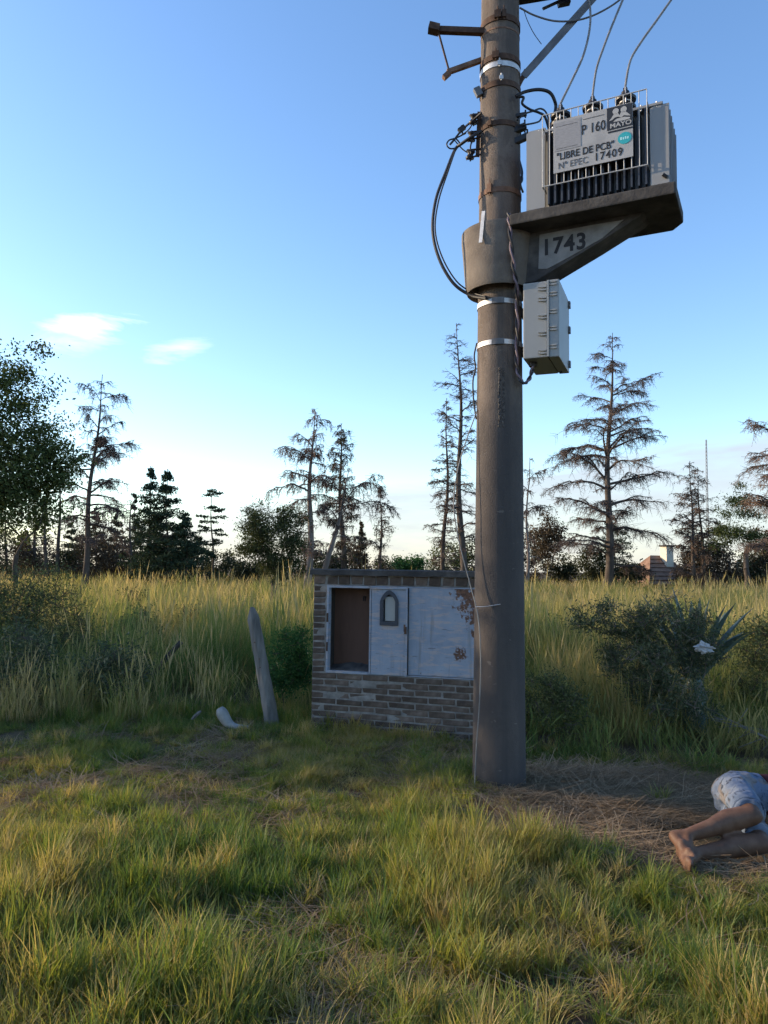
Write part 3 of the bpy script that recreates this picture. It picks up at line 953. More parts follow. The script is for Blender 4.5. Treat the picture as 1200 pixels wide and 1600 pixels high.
def make_crossarm():
    c = thing('crossarm', 'dark steel crossarm leaving the pole top to the right', 'crossarm', P(800, 4))
    o = c.location
    a, b = P(800, -6), P(1010, -42, -0.25)
    m = MB(); m.bar(a - o, b - o, 0.10, 0.10)
    m.build('beam', 'steel_dark', c, bevel=0.004)
    m = MB(); m.bar(P(872, 6) - o, P(890, 2) - o, 0.05, 0.04)
    m.build('clamp', 'steel_dark', c)
    m = MB(); m.bar(P(848, 14) - o, P(874, 2) - o, 0.012, 0.02)
    m.build('hook', 'steel_dark', c)
    g = thing('diagonal_brace', 'grey angle-iron brace rising right from the pole to the crossarm', 'brace', P(818, 120))
    o2 = g.location
    p0, p1 = P(817, 122, -0.02), P(990, -72, -0.18)
    m = MB(); m.bar(p0 - o2, p1 - o2, 0.06, 0.008)
    m.build('flange', 'steel_grey', g)
    off = Vector((0.0, -0.028, -0.004))
    m = MB(); m.bar(p0 - o2 + off, p1 - o2 + off, 0.006, 0.06)
    m.build('web', 'steel_grey', g)
    m = MB(); m.bar(P(808, 138, -0.02) - o2, P(821, 112, -0.02) - o2, 0.05, 0.03)
    m.build('foot_clamp', 'rust', g)
make_crossarm()

def make_rack():
    rk = thing('insulator_rack', 'black spool insulator rack on the left side of the pole', 'insulator rack', P(745, 215, -0.03))
    o = rk.location
    m = MB(); m.bar(P(749, 175, -0.03) - o, P(746, 245, -0.03) - o, 0.03, 0.012, up=(0, 1, 0))
    m.build('spine', 'rust', rk)
    for (px, py) in ((740, 187), (737, 214), (735, 242)):
        c = P(px, py, -0.05) - o
        m = MB()
        m.lathe([(0.012, -0.03), (0.032, -0.03), (0.034, -0.022), (0.022, -0.006), (0.022, 0.006), (0.034, 0.022), (0.032, 0.03), (0.012, 0.03)], 18)
        i = m.build('spool_insulator', 'porcelain', rk, smooth=True, loc=c, rot=(rad(14), rad(10), 0))
        for dz in (-0.036, 0.036):
            m = MB()
            m.bar(c + Vector((-0.03, 0, dz)), P(749, py - 5, -0.03) - o + Vector((0.01, 0, dz * 0.6)), 0.022, 0.007)
            m.build('fork', 'rust', rk)
        m = MB(); m.tube([c + Vector((0, 0, -0.05)), c + Vector((0, 0, 0.05))], 0.007, 6)
        m.build('pin', 'steel_dark', rk)
    m = MB(); m.bar(P(744, 138, -0.06) - o, P(750, 150, -0.06) - o, 0.04, 0.05)
    m.build('upper_bolt', 'steel_grey', rk)
    cl = thing('line_clamp', 'dark cable clamp hanging left of the spool insulators', 'clamp', P(722, 202))
    o = cl.location
    m = MB(); m.bar(P(717, 205) - o, P(726, 198) - o, 0.03, 0.035); m.build('clamp_body', 'cable', cl)
    m = MB(); m.tube([P(721, 196) - o, P(723, 210) - o], 0.006, 6); m.build('clamp_bolt', 'steel_dark', cl)
make_rack()
# left hand wires
wire('service_drop', 'thick black cable hanging in a loop left of the pole', 'cable', [P(752, 205, -0.09), P(738, 213, -0.1), P(722, 224, -0.05), P(711, 234), P(697, 268), P(681, 312), P(676, 360), P(686, 404), P(708, 442), P(735, 461, -0.02), P(760, 466, -0.15)], 0.0125, 'cable')
wire('thin_cable', 'thinner black cable running beside the hanging loop', 'cable', [P(711, 236, -0.01), P(700, 268, -0.02), P(685, 315, -0.02), P(680, 360, -0.02), P(691, 402, -0.02), P(713, 439, -0.02), P(738, 457, -0.03), P(758, 463, -0.15)], 0.006, 'cable')
wire('upper_line', 'black wire from the pole band down to the line clamp', 'cable', [P(752, 176, -0.14), P(742, 185, -0.08), P(722, 203), P(710, 218), P(703, 226)], 0.008, 'cable')
wire('line_loop', 'small black wire loop at the left tip of the rack', 'cable', [P(728, 208), P(712, 216), P(702, 219), P(698, 226), P(703, 232), P(712, 231), P(718, 224), P(712, 216)], 0.006, 'cable')
wire('tie_line', 'thin black wire slanting to the lowest spool', 'cable', [P(708, 216), P(716, 226), P(725, 235), P(736, 241, -0.05)], 0.005, 'cable')
wire('spool_jumper', 'thin black wire between upper and middle spools', 'cable', [P(740, 190, -0.06), P(732, 203, -0.04), P(718, 213), P(709, 217)], 0.005, 'cable')
wire('drop_link', 'short black wire joining the two lower spools', 'cable', [P(738, 218, -0.07), P(735, 230, -0.08), P(736, 240, -0.08)], 0.006, 'cable')
# right hand cables to the transformer
wire('low_voltage_cable', 'thick black cable arching from the pole to the first bushing', 'cable', [P(806, 150, -0.17), P(822, 143, -0.16), P(842, 140, -0.15), P(858, 144, -0.13), P(866, 156, -0.12), P(868, 172, -0.10), trl(0.40, -0.05, 0.69)], 0.013, 'cable')
wire('looping_cable', 'black cable looping beneath the arched one', 'cable', [P(806, 152, -0.16), P(818, 152, -0.16), P(816, 162, -0.15), P(828, 171, -0.13), P(842, 176, -0.1), P(852, 184, -0.05), trl(0.40, 0.03, 0.685)], 0.010, 'cable')
wire('branch_cable', 'thin black cable curling beside the transformer lid', 'cable', [P(808, 188, -0.16), P(820, 178, -0.14), P(832, 174, -0.12), P(846, 170, -0.08), P(856, 182, -0.02), trl(0.40, 0.10, 0.685)], 0.007, 'cable')
wire('lower_branch_cable', 'lowest thin black cable reaching the transformer lid', 'cable', [P(808, 196, -0.16), P(826, 194, -0.14), P(842, 190, -0.08), P(852, 182, 0.0), trl(0.40, 0.16, 0.685)], 0.007, 'cable')
for (px0, py0, px1, py1, lab, w) in ((808, 180, 823, 178, 'upper black cable lug right of the pole', 0.03), (806, 204, 822, 197, 'middle black cable lug right of the pole', 0.05), (806, 222, 826, 212, 'lowest black cable lug right of the pole', 0.05)):
    g = thing('cable_lug', lab, 'clamp', P(px0, py0, -0.12), group='cable lugs right of the pole')
    m = MB(); m.bar(Vector((-0.03, 0.02, 0)), P(px1, py1, -0.12) - g.location, w, w * 0.9); m.build('lug_body', 'cable', g, bevel=0.006)
    m = MB(); e = P(px1, py1, -0.12) - g.location; m.tube([e + Vector((-0.01, 0, -w)), e + Vector((-0.01, 0, w))], 0.007, 6); m.build('lug_bolt', 'steel_dark', g)
m = MB()
for dz in (0.0, 0.03):
    m.tube(catmull([P(812, 252, 0.16), P(816, 270 + dz * 300, 0.05), P(813, 288, 0.0), P(817, 300, 0.1)], 5), 0.009, 8)
tag(m.build('cable_coil', 'cable', None, smooth=True), 'short black cable coil between pole and transformer', 'cable')
# high voltage leads
def lead(x, pts, lab):
    top = trl(x, -0.14, 0.845)
    wire('high_voltage_lead', lab, 'wire', [trl(x, -0.14, 0.81), top] + pts, 0.0085, 'lead_wire', group='bare leads above the bushings')
lead(0.512, [P(893, 127, -0.32), P(912, 85, -0.28), P(922, 40, -0.22), P(921, 0, -0.15), P(915, -40, -0.1)], 'bare metal lead curving up from the bushing nearest the pole')
lead(0.745, [P(932, 108, -0.42), P(944, 72, -0.38), P(958, 36, -0.34), P(973, 0, -0.3), P(990, -40, -0.28)], 'bare metal lead rising from the middle bushing')
lead(0.975, [P(985, 95, -0.5), P(1003, 64, -0.48), P(1026, 32, -0.46), P(1050, -2, -0.44), P(1080, -44, -0.42)], 'bare metal lead rising from the bushing furthest from the pole')
wire('slack_wire', 'grey slack wire sagging below the crossarm', 'wire', [P(812, 12, -0.1), P(835, 24, -0.1), P(868, 33, -0.12), P(905, 31, -0.14), P(940, 18, -0.16), P(975, -6, -0.2), P(1000, -40, -0.2)], 0.007, 'steel_grey')
wire('loose_wire_end', 'thin loose wire end dangling under the crossarm', 'wire', [P(818, 14, -0.1), P(824, 32, -0.1), P(834, 52, -0.1), P(846, 69, -0.1)], 0.003, 'steel_dark')
# twisted lead down the collar and into the cabinet
def twisted():
    base = []
    for (px, py, d) in ((795, 333, -0.30), (796, 350, -0.315), (799, 385, -0.31), (803, 420, -0.29), (807, 446, -0.25), (808, 480, -0.19), (808, 520, -0.185), (807, 560, -0.185), (810, 585, -0.185), (818, 599, -0.185), (827, 592, -0.19), (832, 575, -0.20), (833, 560, -0.20)):
        base.append(P(px, py, d))
    c = catmull(base, 8)
    t = thing('twisted_lead', 'mauve twisted pair running down the collar into the cabinet', 'cable', base[0])
    for k in range(2):
        pts = []
        for i, p in enumerate(c):
            a = i * 0.55 + k * math.pi
            pts.append(p + Vector((math.cos(a) * 0.009, 0, 0)) + Vector((0, math.sin(a) * 0.009, 0)) - base[0])
        m = MB(); m.tube(pts, 0.0085, 8)
        m.build('strand', 'cable_mauve' if k == 0 else 'cable', t, smooth=True)
twisted()
wire('side_wire', 'thin black wire hugging the left edge of the pole below the straps', 'wire', [P(745, 536, -0.02), P(741, 556, -0.02), P(743, 575, -0.02), P(739, 595, -0.02), P(740, 625, -0.02), P(744, 655, -0.02)], 0.006, 'cable')
wire('earth_wire', 'pale loose wire bowing off the pole and down to the ground', 'wire', [P(746, 640, -0.04), P(728, 690, -0.04), P(715, 735, -0.04), P(709, 787, -0.05), P(714, 830, -0.06), P(722, 866, -0.08), P(735, 915, -0.12), P(747, 965, -0.16), P(751, 1030, -0.17), P(749, 1100, -0.175), P(744, 1170, -0.17), P(741, 1245, -0.16)], 0.0042, 'lead_wire')
wire('tie_wire', 'short thin tie wire across the lower pole front', 'wire', [P(743, 948, -0.17), P(756, 948, -0.192), P(770, 946, -0.20), P(782, 944, -0.198)], 0.003, 'bare_wire')

# ------------------------------------------------------------------ brick meter kiosk
HUT_A = rad(-16)
HUT = Vector((-0.705, 7.86, 0))
HW, HD = 2.0, 0.55
OX0, OX1, OZ0, OZ1 = 0.15, 1.85, 0.566, 1.438
hut = thing('brick_kiosk', 'low weathered brick kiosk with blue metal doors behind the pole', 'brick kiosk', HUT, HUT_A)
def make_kiosk():
    rg = random.Random(11)
    pitch, bl = 0.0625, 0.268
    def brick_mesh(L, D, Hh, seed):
        r = random.Random(seed)
        m = MB(); m.box(0, L, 0, D, 0, Hh, 0.0048, r)
        me = m.mesh('brick')
        bm = bmesh.new(); bm.from_mesh(me)
        bmesh.ops.recalc_face_normals(bm, faces=bm.faces)
        bmesh.ops.bevel(bm, geom=list(bm.edges), offset=0.005, segments=1, affect='EDGES')
        for v in bm.verts:
            v.co += Vector((r.uniform(-1, 1), r.uniform(-1, 1), r.uniform(-1, 1))) * 0.0016
        bm.to_mesh(me); bm.free()
        me.materials.append(M['brick'])
        return me
    full = [brick_mesh(bl - 0.013, 0.12, 0.050, 20 + i) for i in range(6)]
    half = [brick_mesh(0.122, 0.12, 0.050, 40 + i) for i in range(4)]
    head = [brick_mesh(0.118, 0.12, 0.086, 60 + i) for i in range(4)]
    # mortar body
    mo = MB()
    e = 0.004
    mo.box(e, HW - e, e, HD - e, -0.15, OZ0 - 0.004)
    mo.box(e, OX0 - 0.002, e, HD - e, OZ0 - 0.004, OZ1 + 0.004)
    mo.box(OX1 + 0.002, HW - e, e, HD - e, OZ0 - 0.004, OZ1 + 0.004)
    mo.box(OX0 - 0.002, OX1 + 0.002, HD - 0.12, HD - e, OZ0 - 0.004, OZ1 + 0.004)
    mo.box(e, HW - e, e, HD - e, OZ1 + 0.004, 1.54)
    core = mo.build('mortar', 'mortar', hut)
    core['kind'] = 'stuff'
    def put(me, x, y, z, rz=0.0):
        o = bpy.data.objects.new('brick', me)
        COL.objects.link(o)
        o.parent = hut
        o.location = (x, y + rg.uniform(-0.006, 0.004), z + rg.uniform(-0.0015, 0.0015))
        o.rotation_euler = (rg.uniform(-0.02, 0.02), rg.uniform(-0.011, 0.011), rz + rg.uniform(-0.008, 0.008))
    # front, below the opening
    for c in range(-1, 9):
        z = c * pitch + 0.006
        x = 0.004 if c % 2 else 0.004
        if c % 2:
            put(rg.choice(half), x, 0, z); x += 0.134
        while x < HW - 0.05:
            if HW - x > bl - 0.02:
                put(rg.choice(full), x, 0, z); x += bl
            else:
                put(rg.choice(half), min(x, HW - 0.126), 0, z); x += 0.134
                break
    # jambs
    for c in range(9, 23):
        z = c * pitch + 0.006
        put(rg.choice(half), 0.008, 0, z)
        put(rg.choice(half), HW - 0.13, 0, z)
    # bricks on edge over the opening
    n = 15
    for i in range(n):
        put(rg.choice(head), 0.006 + i * (HW - 0.012) / n, 0, OZ1 + 0.010)
    # ends
    for side in (0, 1):
        for c in range(-1, 23):
            z = c * pitch + 0.006
            for k in range(2):
                y = 0.125 + (0.0 if c % 2 else 0.03) + k * 0.215
                me = rg.choice(half)
                if side == 0:
                    put(me, 0.12, y, z, rad(90))
                else:
                    put(me, HW, y, z, rad(90))
    # slab on top
    s = MB()
    rs = random.Random(5)
    n = 24
    x0, x1 = -0.03, HW + 0.03
    vs = []
    for i in range(n + 1):
        x = x0 + (x1 - x0) * i / n
        jz, jy = rs.uniform(-0.006, 0.004), rs.uniform(-0.008, 0.006)
        vs += [(x, -0.035 + jy, 1.541 + jz), (x, -0.038 + jy, 1.592 + jz * 0.5), (x, -0.02, 1.603 + jz * 0.4), (x, HD + 0.03, 1.603), (x, HD + 0.03, 1.541)]
    fs = [(i * 5 + k, i * 5 + (k + 1) % 5, (i + 1) * 5 + (k + 1) % 5, (i + 1) * 5 + k) for i in range(n) for k in range(5)]
    fs += [(4, 3, 2, 1, 0), tuple(n * 5 + k for k in range(5))]
    s.add(vs, fs)
    s.build('cover_slab', 'concrete_dark', hut)
    # steel frame
    fy = -0.012
    def bar(name, xa, xb, za, zb, y0=fy, y1=0.03, mat='door_blue', parent=hut):
        m = MB(); m.box(xa, xb, y0, y1, za, zb)
        return m.build(name, mat, parent, bevel=0.002)
    f = bar('door_frame', OX0, OX0 + 0.022, OZ0, OZ1)
    bar('frame_rail', OX0 + 0.022, 0.60, OZ1 - 0.024, OZ1, parent=f)
    bar('frame_rail', OX0 + 0.022, 0.60, OZ0, OZ0 + 0.024, parent=f)
    bar('frame_rail', 0.60, OX1, OZ1 - 0.012, OZ1, fy + 0.012, 0.03, parent=f)
    bar('frame_rail', 0.60, OX1, OZ0, OZ0 + 0.012, fy + 0.012, 0.03, parent=f)
    bar('mullion', 0.60, 0.618, OZ0 + 0.012, OZ1 - 0.012, parent=f)
    bar('frame_lining', OX0 + 0.022, OX0 + 0.034, OZ0 + 0.024, OZ1 - 0.024, 0.0, 0.035, parent=f)
    for z in (0.78, 1.07):
        bar('hinge', OX0 + 0.005, OX0 + 0.02, z, z + 0.09, fy - 0.014, fy, 'rust', f)
    # middle door with arched light
    def arch(w, h0, h1, k=10):
        pts = [(-w / 2, h0), (w / 2, h0), (w / 2, h1 - w * 0.62)]
        for i in range(1, 2 * k):
            a = math.pi * i / (2 * k)
            x = math.cos(a) * w / 2
            z = h1 - w * 0.62 + (1 - abs(math.cos(a)) ** 1.7) ** 0.75 * w * 0.62
            pts.append((x, z))
        pts.append((-w / 2, h1 - w * 0.62))
        return pts
    cx = 0.805
    hole = [(cx + x, z) for x, z in arch(0.125, 1.09, 1.36)]
    me = plate_with_hole([(0.622, 0.574), (0.99, 0.574), (0.99, 1.424), (0.622, 1.424)], hole, 0.006)
    door = link_mesh('door', me, 'door_blue', hut, (0, -0.006, 0))
    tag(door, 'pale blue steel door with small arched window')
    me = plate_with_hole([(cx + x, z) for x, z in arch(0.185, 1.055, 1.40)], hole, 0.014)
    link_mesh('arched_moulding', me, 'paint_blue', door, (0, -0.014, 0))
    m = MB(); m.box(cx - 0.045, cx + 0.062, 0.006, 0.010, 1.10, 1.335)
    m.build('window_pane', 'pane', door)
    m = MB(); m.box(cx - 0.08, cx + 0.08, 0.012, 0.016, 1.06, 1.40)
    m.build('window_backing', 'steel_dark', door)
    bar('door_edge', 0.976, 0.994, 0.57, 1.426, -0.026, -0.0095, 'door_blue', door)
    bar('door_top_fold', 0.622, 0.976, 1.41, 1.426, -0.02, -0.0095, 'door_blue', door)
    bar('latch', 0.968, 0.99, 0.98, 1.05, -0.045, -0.026, 'rust', door)
    bar('latch_plate', 0.955, 0.975, 1.0, 1.07, -0.018, -0.0095, 'rust', door)
    m = MB(); m.box(0, 0.846, 0, 0.005, 0, 0.84)
    p = m.build('blank_panel', 'panel_blue', hut, loc=(1.0, 0.002, 0.584))
    tag(p, 'flaking pale blue panel with rust spots')
    # inside
    m = MB(); m.box(OX0 + 0.002, 0.60, 0.20, 0.22, OZ0, OZ1)
    b = m.build('inner_board', 'board', hut)
    m = MB(); m.box(OX0 + 0.002, OX0 + 0.012, 0.035, 0.20, OZ0, OZ1)
    m.build('inner_side', 'dark_wood', hut)
    m = MB(); m.box(0.60, 0.612, 0.035, 0.20, OZ0, OZ1)
    m.build('partition', 'board', hut)
    m = MB()
    rs = random.Random(8)
    xs = np.linspace(OX0 + 0.014, 0.598, 14)
    vs = []
    for x in xs:
        t = (x - OX0) / 0.45
        vs += [(x, 0.04, OZ0 + 0.001), (x, 0.04, OZ0 + 0.03 + rs.uniform(0, 0.012)), (x, 0.195, OZ0 + 0.05 + 0.035 * math.sin(t * 3) + rs.uniform(0, 0.01)), (x, 0.195, OZ0 + 0.001)]
    m.add(vs, [(i * 4 + k, i * 4 + (k + 1) % 4, i * 4 + 4 + (k + 1) % 4, i * 4 + 4 + k) for i in range(13) for k in range(4)] + [(0, 1, 2, 3), (55, 54, 53, 52)])
    m.build('rubble', 'concrete_dark', hut)
    for x in (0.47, 0.49):
        m = MB(); m.tube([(x, 0.198, 1.28), (x + 0.004, 0.192, 1.33)], 0.006, 6); m.build('loose_wire', 'cable', b)
make_kiosk()

# ------------------------------------------------------------------ fence post and litter
def make_post():
    base, top = Vector((-1.04, 7.93, -0.25)), Vector((-1.345, 8.0, 1.155))
    o = thing('fence_post', 'leaning grey weathered wooden post left of the brick kiosk', 'fence post', (base.x, base.y, 0))
    rg = random.Random(2)
    ax = (top - base).normalized()
    sd = ax.cross(Vector((0, 1, 0))).normalized()
    bk = sd.cross(ax)
    n = 9
    prof = [(math.cos(2 * math.pi * k / n) * 0.066 * rg.uniform(0.85, 1.12), math.sin(2 * math.pi * k / n) * 0.055 * rg.uniform(0.85, 1.12)) for k in range(n)]
    vs = []
    L = (top - base).length
    rows = 26
    for i in range(rows):
        t = i / (rows - 1)
        w = 1.08 - 0.18 * t + 0.12 * (1 - t) ** 4
        for k, (a, b) in enumerate(prof):
            r = w * (1 + rg.uniform(-0.05, 0.05))
            p = base + ax * (L * t) + sd * (a * r) + bk * (b * r)
            if i == rows - 1:
                p = base + ax * (L * (1.0 + 0.045 * (1 - abs(a + 0.01) / 0.066))) + sd * (a * 0.55) + bk * (b * 0.7)
            if i == rows - 2:
                p += ax * (-0.02)
            vs.append(p - o.location)
    fs = [(i * n + k, i * n + (k + 1) % n, (i + 1) * n + (k + 1) % n, (i + 1) * n + k) for i in range(rows - 1) for k in range(n)]
    fs.append(tuple((rows - 1) * n + k for k in range(n)))
    m = MB(); m.add(vs, fs)
    m.build('timber', 'weathered_wood', o)
    for (t, s) in ((0.78, 0.35), (0.66, 0.1), (0.60, 0.2)):
        m = MB()
        p = base + ax * (L * t) - bk * 0.052 + sd * 0.066 * s - o.location
        m.tube([p + bk * 0.01, p - bk * 0.012], 0.007, 6)
        m.build('nail', 'rust', o)
make_post()
def make_litter():
    # bent pale plastic
    a = [at(343, 1107, 7.7), at(349, 1118, 7.68), at(357, 1130, 7.65), at(368, 1136, 7.62), at(388, 1137, 7.6)]
    m = MB()
    m.tube(catmull(a, 5), [0.035, 0.045, 0.052, 0.056, 0.058, 0.058, 0.056, 0.055, 0.053, 0.05, 0.047, 0.044, 0.04, 0.038, 0.036, 0.034, 0.032, 0.03, 0.028, 0.026, 0.022], 12)
    tag(m.build('plastic_scrap', 'plastic_debris', None, smooth=True), 'pale bent piece of plastic lying left of the leaning post', 'litter')
    m = MB()
    m.tube(catmull([at(300, 1124, 7.8), at(308, 1116, 7.8), at(314, 1111, 7.8)], 4), [0.012, 0.017, 0.02, 0.02, 0.02, 0.02, 0.017, 0.014, 0.01], 6)
    tag(m.build('wood_chip', 'weathered_wood', None), 'small pale wood chip in the grass left of the plastic scrap', 'wood chip')
    m = MB()
    m.tube([at(236, 1058, 9.4), at(252, 1038, 9.4), at(266, 1021, 9.4), at(283, 1003, 9.4)], [0.028, 0.03, 0.032, 0.03], 7)
    tag(m.build('broken_stake', 'dark_wood', None), 'short dark broken stake leaning in tall grass on the left', 'stake')
    # plastic bag in the bush
    bm = bmesh.new()
    bmesh.ops.create_icosphere(bm, subdivisions=4, radius=1.0)
    rg = np.random.default_rng(6)
    co = np.array([v.co[:] for v in bm.verts])
    d = np.zeros(len(co))
    for k in range(16):
        q = rg.normal(size=3); q /= np.linalg.norm(q)
        d += np.abs(np.sin(co @ q * rg.uniform(2, 7) + rg.uniform(0, 6))) * 0.11
    for v, x in zip(bm.verts, d):
        v.co = v.co * (1.25 - x * 0.75)
        v.co.x *= 0.155; v.co.y *= 0.09; v.co.z *= 0.10
        v.co.z -= max(0, v.co.x) * 0.15
    me = bpy.data.meshes.new('plastic_bag'); bm.to_mesh(me); bm.free()
    o = link_mesh('plastic_bag', me, 'plastic_white', None, at(1100, 1012, 6.95))
    tag(o, 'crumpled white plastic bag caught in the thorn bush', 'plastic bag')
make_litter()

# ------------------------------------------------------------------ person lying on the ground
def capsule(m, a, b, ra, rb, n=14, flat_a=False, flat_b=False):
    a, b = Vector(a), Vector(b)
    t = (b - a).normalized()
    pts, rs = [], []
    if not flat_a:
        for k in range(5):
            q = math.pi / 2 * (1 - k / 5)
            pts.append(a - t * ra * math.sin(q)); rs.append(max(ra * math.cos(q), ra * 0.05))
    for k in range(6):
        pts.append(a.lerp(b, k / 5)); rs.append(ra + (rb - ra) * k / 5)
    if not flat_b:
        for k in range(1, 6):
            q = math.pi / 2 * k / 5
            pts.append(b + t * rb * math.sin(q)); rs.append(max(rb * math.cos(q), rb * 0.05))
    m.tube(pts, rs, n)
def remeshed(m, name, voxel, smooth_it, mat, parent, loc):
    me = m.mesh(name)
    bm = bmesh.new(); bm.from_mesh(me)
    bmesh.ops.recalc_face_normals(bm, faces=bm.faces)
    bm.to_mesh(me); bm.free()
    o = bpy.data.objects.new(name, me)
    COL.objects.link(o)
    r = o.modifiers.new('r', 'REMESH'); r.mode = 'VOXEL'; r.voxel_size = voxel
    s = o.modifiers.new('s', 'SMOOTH'); s.iterations = smooth_it; s.factor = 0.5
    dg = bpy.context.evaluated_depsgraph_get()
    me2 = bpy.data.meshes.new_from_object(o.evaluated_get(dg))
    bpy.data.objects.remove(o)
    me2.polygons.foreach_set('use_smooth', [True] * len(me2.polygons))
    me2.name = name
    me2.materials.clear()
    return link_mesh(name, me2, mat, parent, loc)
def make_person():
    o = thing('person', 'barefoot person in torn denim shorts lying on their side at right', 'person', (2.2, 4.8, 0))
    base = o.location.copy()
    o.location += Vector((-0.035, 0.05, 0.012))
    V = lambda x, y, z: Vector((x, y, z)) - base
    hipR, hipL = V(2.235, 4.84, 0.255), V(2.26, 4.86, 0.13)
    kneeR, kneeL = V(2.145, 4.44, 0.225), V(2.175, 4.395, 0.085)
    ankR, ankL = V(1.755, 4.365, 0.135), V(1.775, 4.29, 0.062)
    pel, waist, chest, neck, head = V(2.29, 4.90, 0.22), V(2.50, 4.95, 0.20), V(2.76, 4.95, 0.20), V(2.99, 4.90, 0.19), V(3.13, 4.84, 0.16)
    m = MB()
    capsule(m, hipR, kneeR, 0.085, 0.058); capsule(m, hipL, kneeL, 0.085, 0.058)
    for k, a in ((kneeR, ankR), (kneeL, ankL)):
        mid = k.lerp(a, 0.34) + Vector((0, 0.022, 0))
        capsule(m, k, mid, 0.058, 0.064); capsule(m, mid, k.lerp(a, 0.62), 0.064, 0.048); capsule(m, k.lerp(a, 0.6), a, 0.049, 0.036)
        capsule(m, k + Vector((0.015, -0.012, 0)), k + Vector((0.0, -0.018, 0.0)), 0.045, 0.042)
    # feet: heel, arch, ball and five toes each
    for (an, heel, ball, up, wide) in ((ankR, V(1.685, 4.375, 0.125), V(1.70, 4.225, 0.072), Vector((0.25, 0, 1)), Vector((0.05, -0.1, -0.5))),
                                        (ankL, V(1.70, 4.31, 0.06), V(1.672, 4.15, 0.050), Vector((0.3, 0, 1)), Vector((-0.05, 0, 0.5)))):
        capsule(m, an, heel, 0.034, 0.033)
        capsule(m, heel, ball, 0.032, 0.026)
        capsule(m, an, heel.lerp(ball, 0.72) + Vector((0.02, 0, 0)), 0.032, 0.026)
        fw = (ball - heel).normalized()
        wd = Vector((0.12, 0.0, 0.99))
        wd = (wd - fw * wd.dot(fw)).normalized()
        capsule(m, ball - wd * 0.022, ball + wd * 0.026, 0.022, 0.026)
        capsule(m, heel.lerp(ball, 0.5) - wd * 0.012, heel.lerp(ball, 0.5) + wd * 0.014, 0.026, 0.027)
        for k in range(5):
            b0 = ball + wd * (0.034 - 0.0165 * k) + fw * 0.004
            ln = (0.058, 0.056, 0.05, 0.043, 0.034)[k]
            r = (0.0125, 0.0088, 0.0085, 0.0082, 0.008)[k]
            mid = b0 + fw * ln * 0.6 + Vector((0.006, 0, 0))
            capsule(m, b0, mid, r * 1.1, r, 8); capsule(m, mid, b0 + fw * ln + Vector((-0.004, 0, 0)), r, r * 0.92, 8)
    capsule(m, pel, waist, 0.125, 0.11); capsule(m, waist, chest, 0.11, 0.125)
    capsule(m, chest, V(2.90, 4.92, 0.2), 0.125, 0.075); capsule(m, V(2.88, 4.92, 0.2), neck, 0.055, 0.052)
    capsule(m, V(2.86, 4.92, 0.09), V(2.86, 4.92, 0.33), 0.07, 0.065)
    # head with nose, chin and ears
    capsule(m, head + Vector((0.0, 0.02, 0)), head + Vector((0.05, 0.01, 0)), 0.085, 0.08)
    capsule(m, neck, head, 0.05, 0.06)
    capsule(m, head + Vector((-0.06, -0.05, 0)), head + Vector((-0.03, -0.04, 0)), 0.038, 0.05)
    capsule(m, head + Vector((0.01, -0.075, 0)), head + Vector((-0.012, -0.098, 0)), 0.012, 0.015)
    capsule(m, head + Vector((0.0, 0.03, 0.082)), head + Vector((0.02, 0.03, 0.085)), 0.016, 0.018)
    # arms folded in front of the chest
    for (sh, el, wr, hd) in ((V(2.86, 4.90, 0.36), V(2.70, 4.70, 0.26), V(2.88, 4.58, 0.10), Vector((0.5, -0.25, -0.1))), (V(2.86, 4.88, 0.09), V(2.72, 4.62, 0.06), V(2.95, 4.66, 0.05), Vector((0.6, 0.1, 0.0)))):
        capsule(m, sh, el, 0.048, 0.038); capsule(m, el, wr, 0.038, 0.026)
        f = hd.normalized()
        s = f.cross(Vector((0, 0, 1))).normalized()
        p = wr + f * 0.085
        capsule(m, wr, p, 0.026, 0.022); capsule(m, p - s * 0.026 - f * 0.01, p + s * 0.026 - f * 0.01, 0.017, 0.017)
        for k in range(4):
            b0 = p + s * (-0.03 + 0.02 * k)
            L = (0.07, 0.082, 0.077, 0.06)[k]
            capsule(m, b0, b0 + f * L * 0.55, 0.0095, 0.009, 8); capsule(m, b0 + f * L * 0.55, b0 + f * L + Vector((0, 0, -0.02)), 0.009, 0.008, 8)
        capsule(m, wr + f * 0.03 - s * 0.02, wr + f * 0.075 - s * 0.055, 0.012, 0.0095, 8)
    remeshed(m, 'body', 0.0095, 3, 'skin', o, (0, 0, 0))
    # shorts
    m = MB()
    capsule(m, hipR, hipR.lerp(kneeR, 0.93), 0.105, 0.084, 20, flat_b=True)
    capsule(m, hipL + Vector((0, 0, 0.01)), hipL.lerp(kneeL, 0.9), 0.105, 0.082, 20, flat_b=True)
    capsule(m, pel, pel.lerp(waist, 0.62), 0.135, 0.126, 20, flat_b=True)
    capsule(m, hipR + Vector((-0.02, 0.04, -0.02)), hipL + Vector((-0.02, 0.04, 0.03)), 0.10, 0.10, 18)
    sh = remeshed(m, 'denim_shorts', 0.009, 3, 'denim', o, (0, 0, 0))
    r = np.random.default_rng(3)
    for v in sh.data.vertices:
        p = v.co
        w = 0.0022 * math.sin(p.x * 70 + 3 * math.sin(p.z * 30)) + 0.0018 * math.sin(p.z * 62 + p.y * 48) + 0.0016 * math.sin(p.y * 130 - p.x * 60)
        v.co = p + v.normal * w
    # back pocket and frayed hem as raised cloth
    m = MB()
    c, ax = hipR.lerp(kneeR, 0.885), (kneeR - hipR).normalized()
    s1 = ax.cross(Vector((0, 0, 1))).normalized(); s2 = s1.cross(ax)
    ring = [c + (s1 * math.cos(a) + s2 * math.sin(a)) * 0.087 for a in np.linspace(0, 2 * math.pi, 25)]
    m.tube(ring, 0.006, 6)
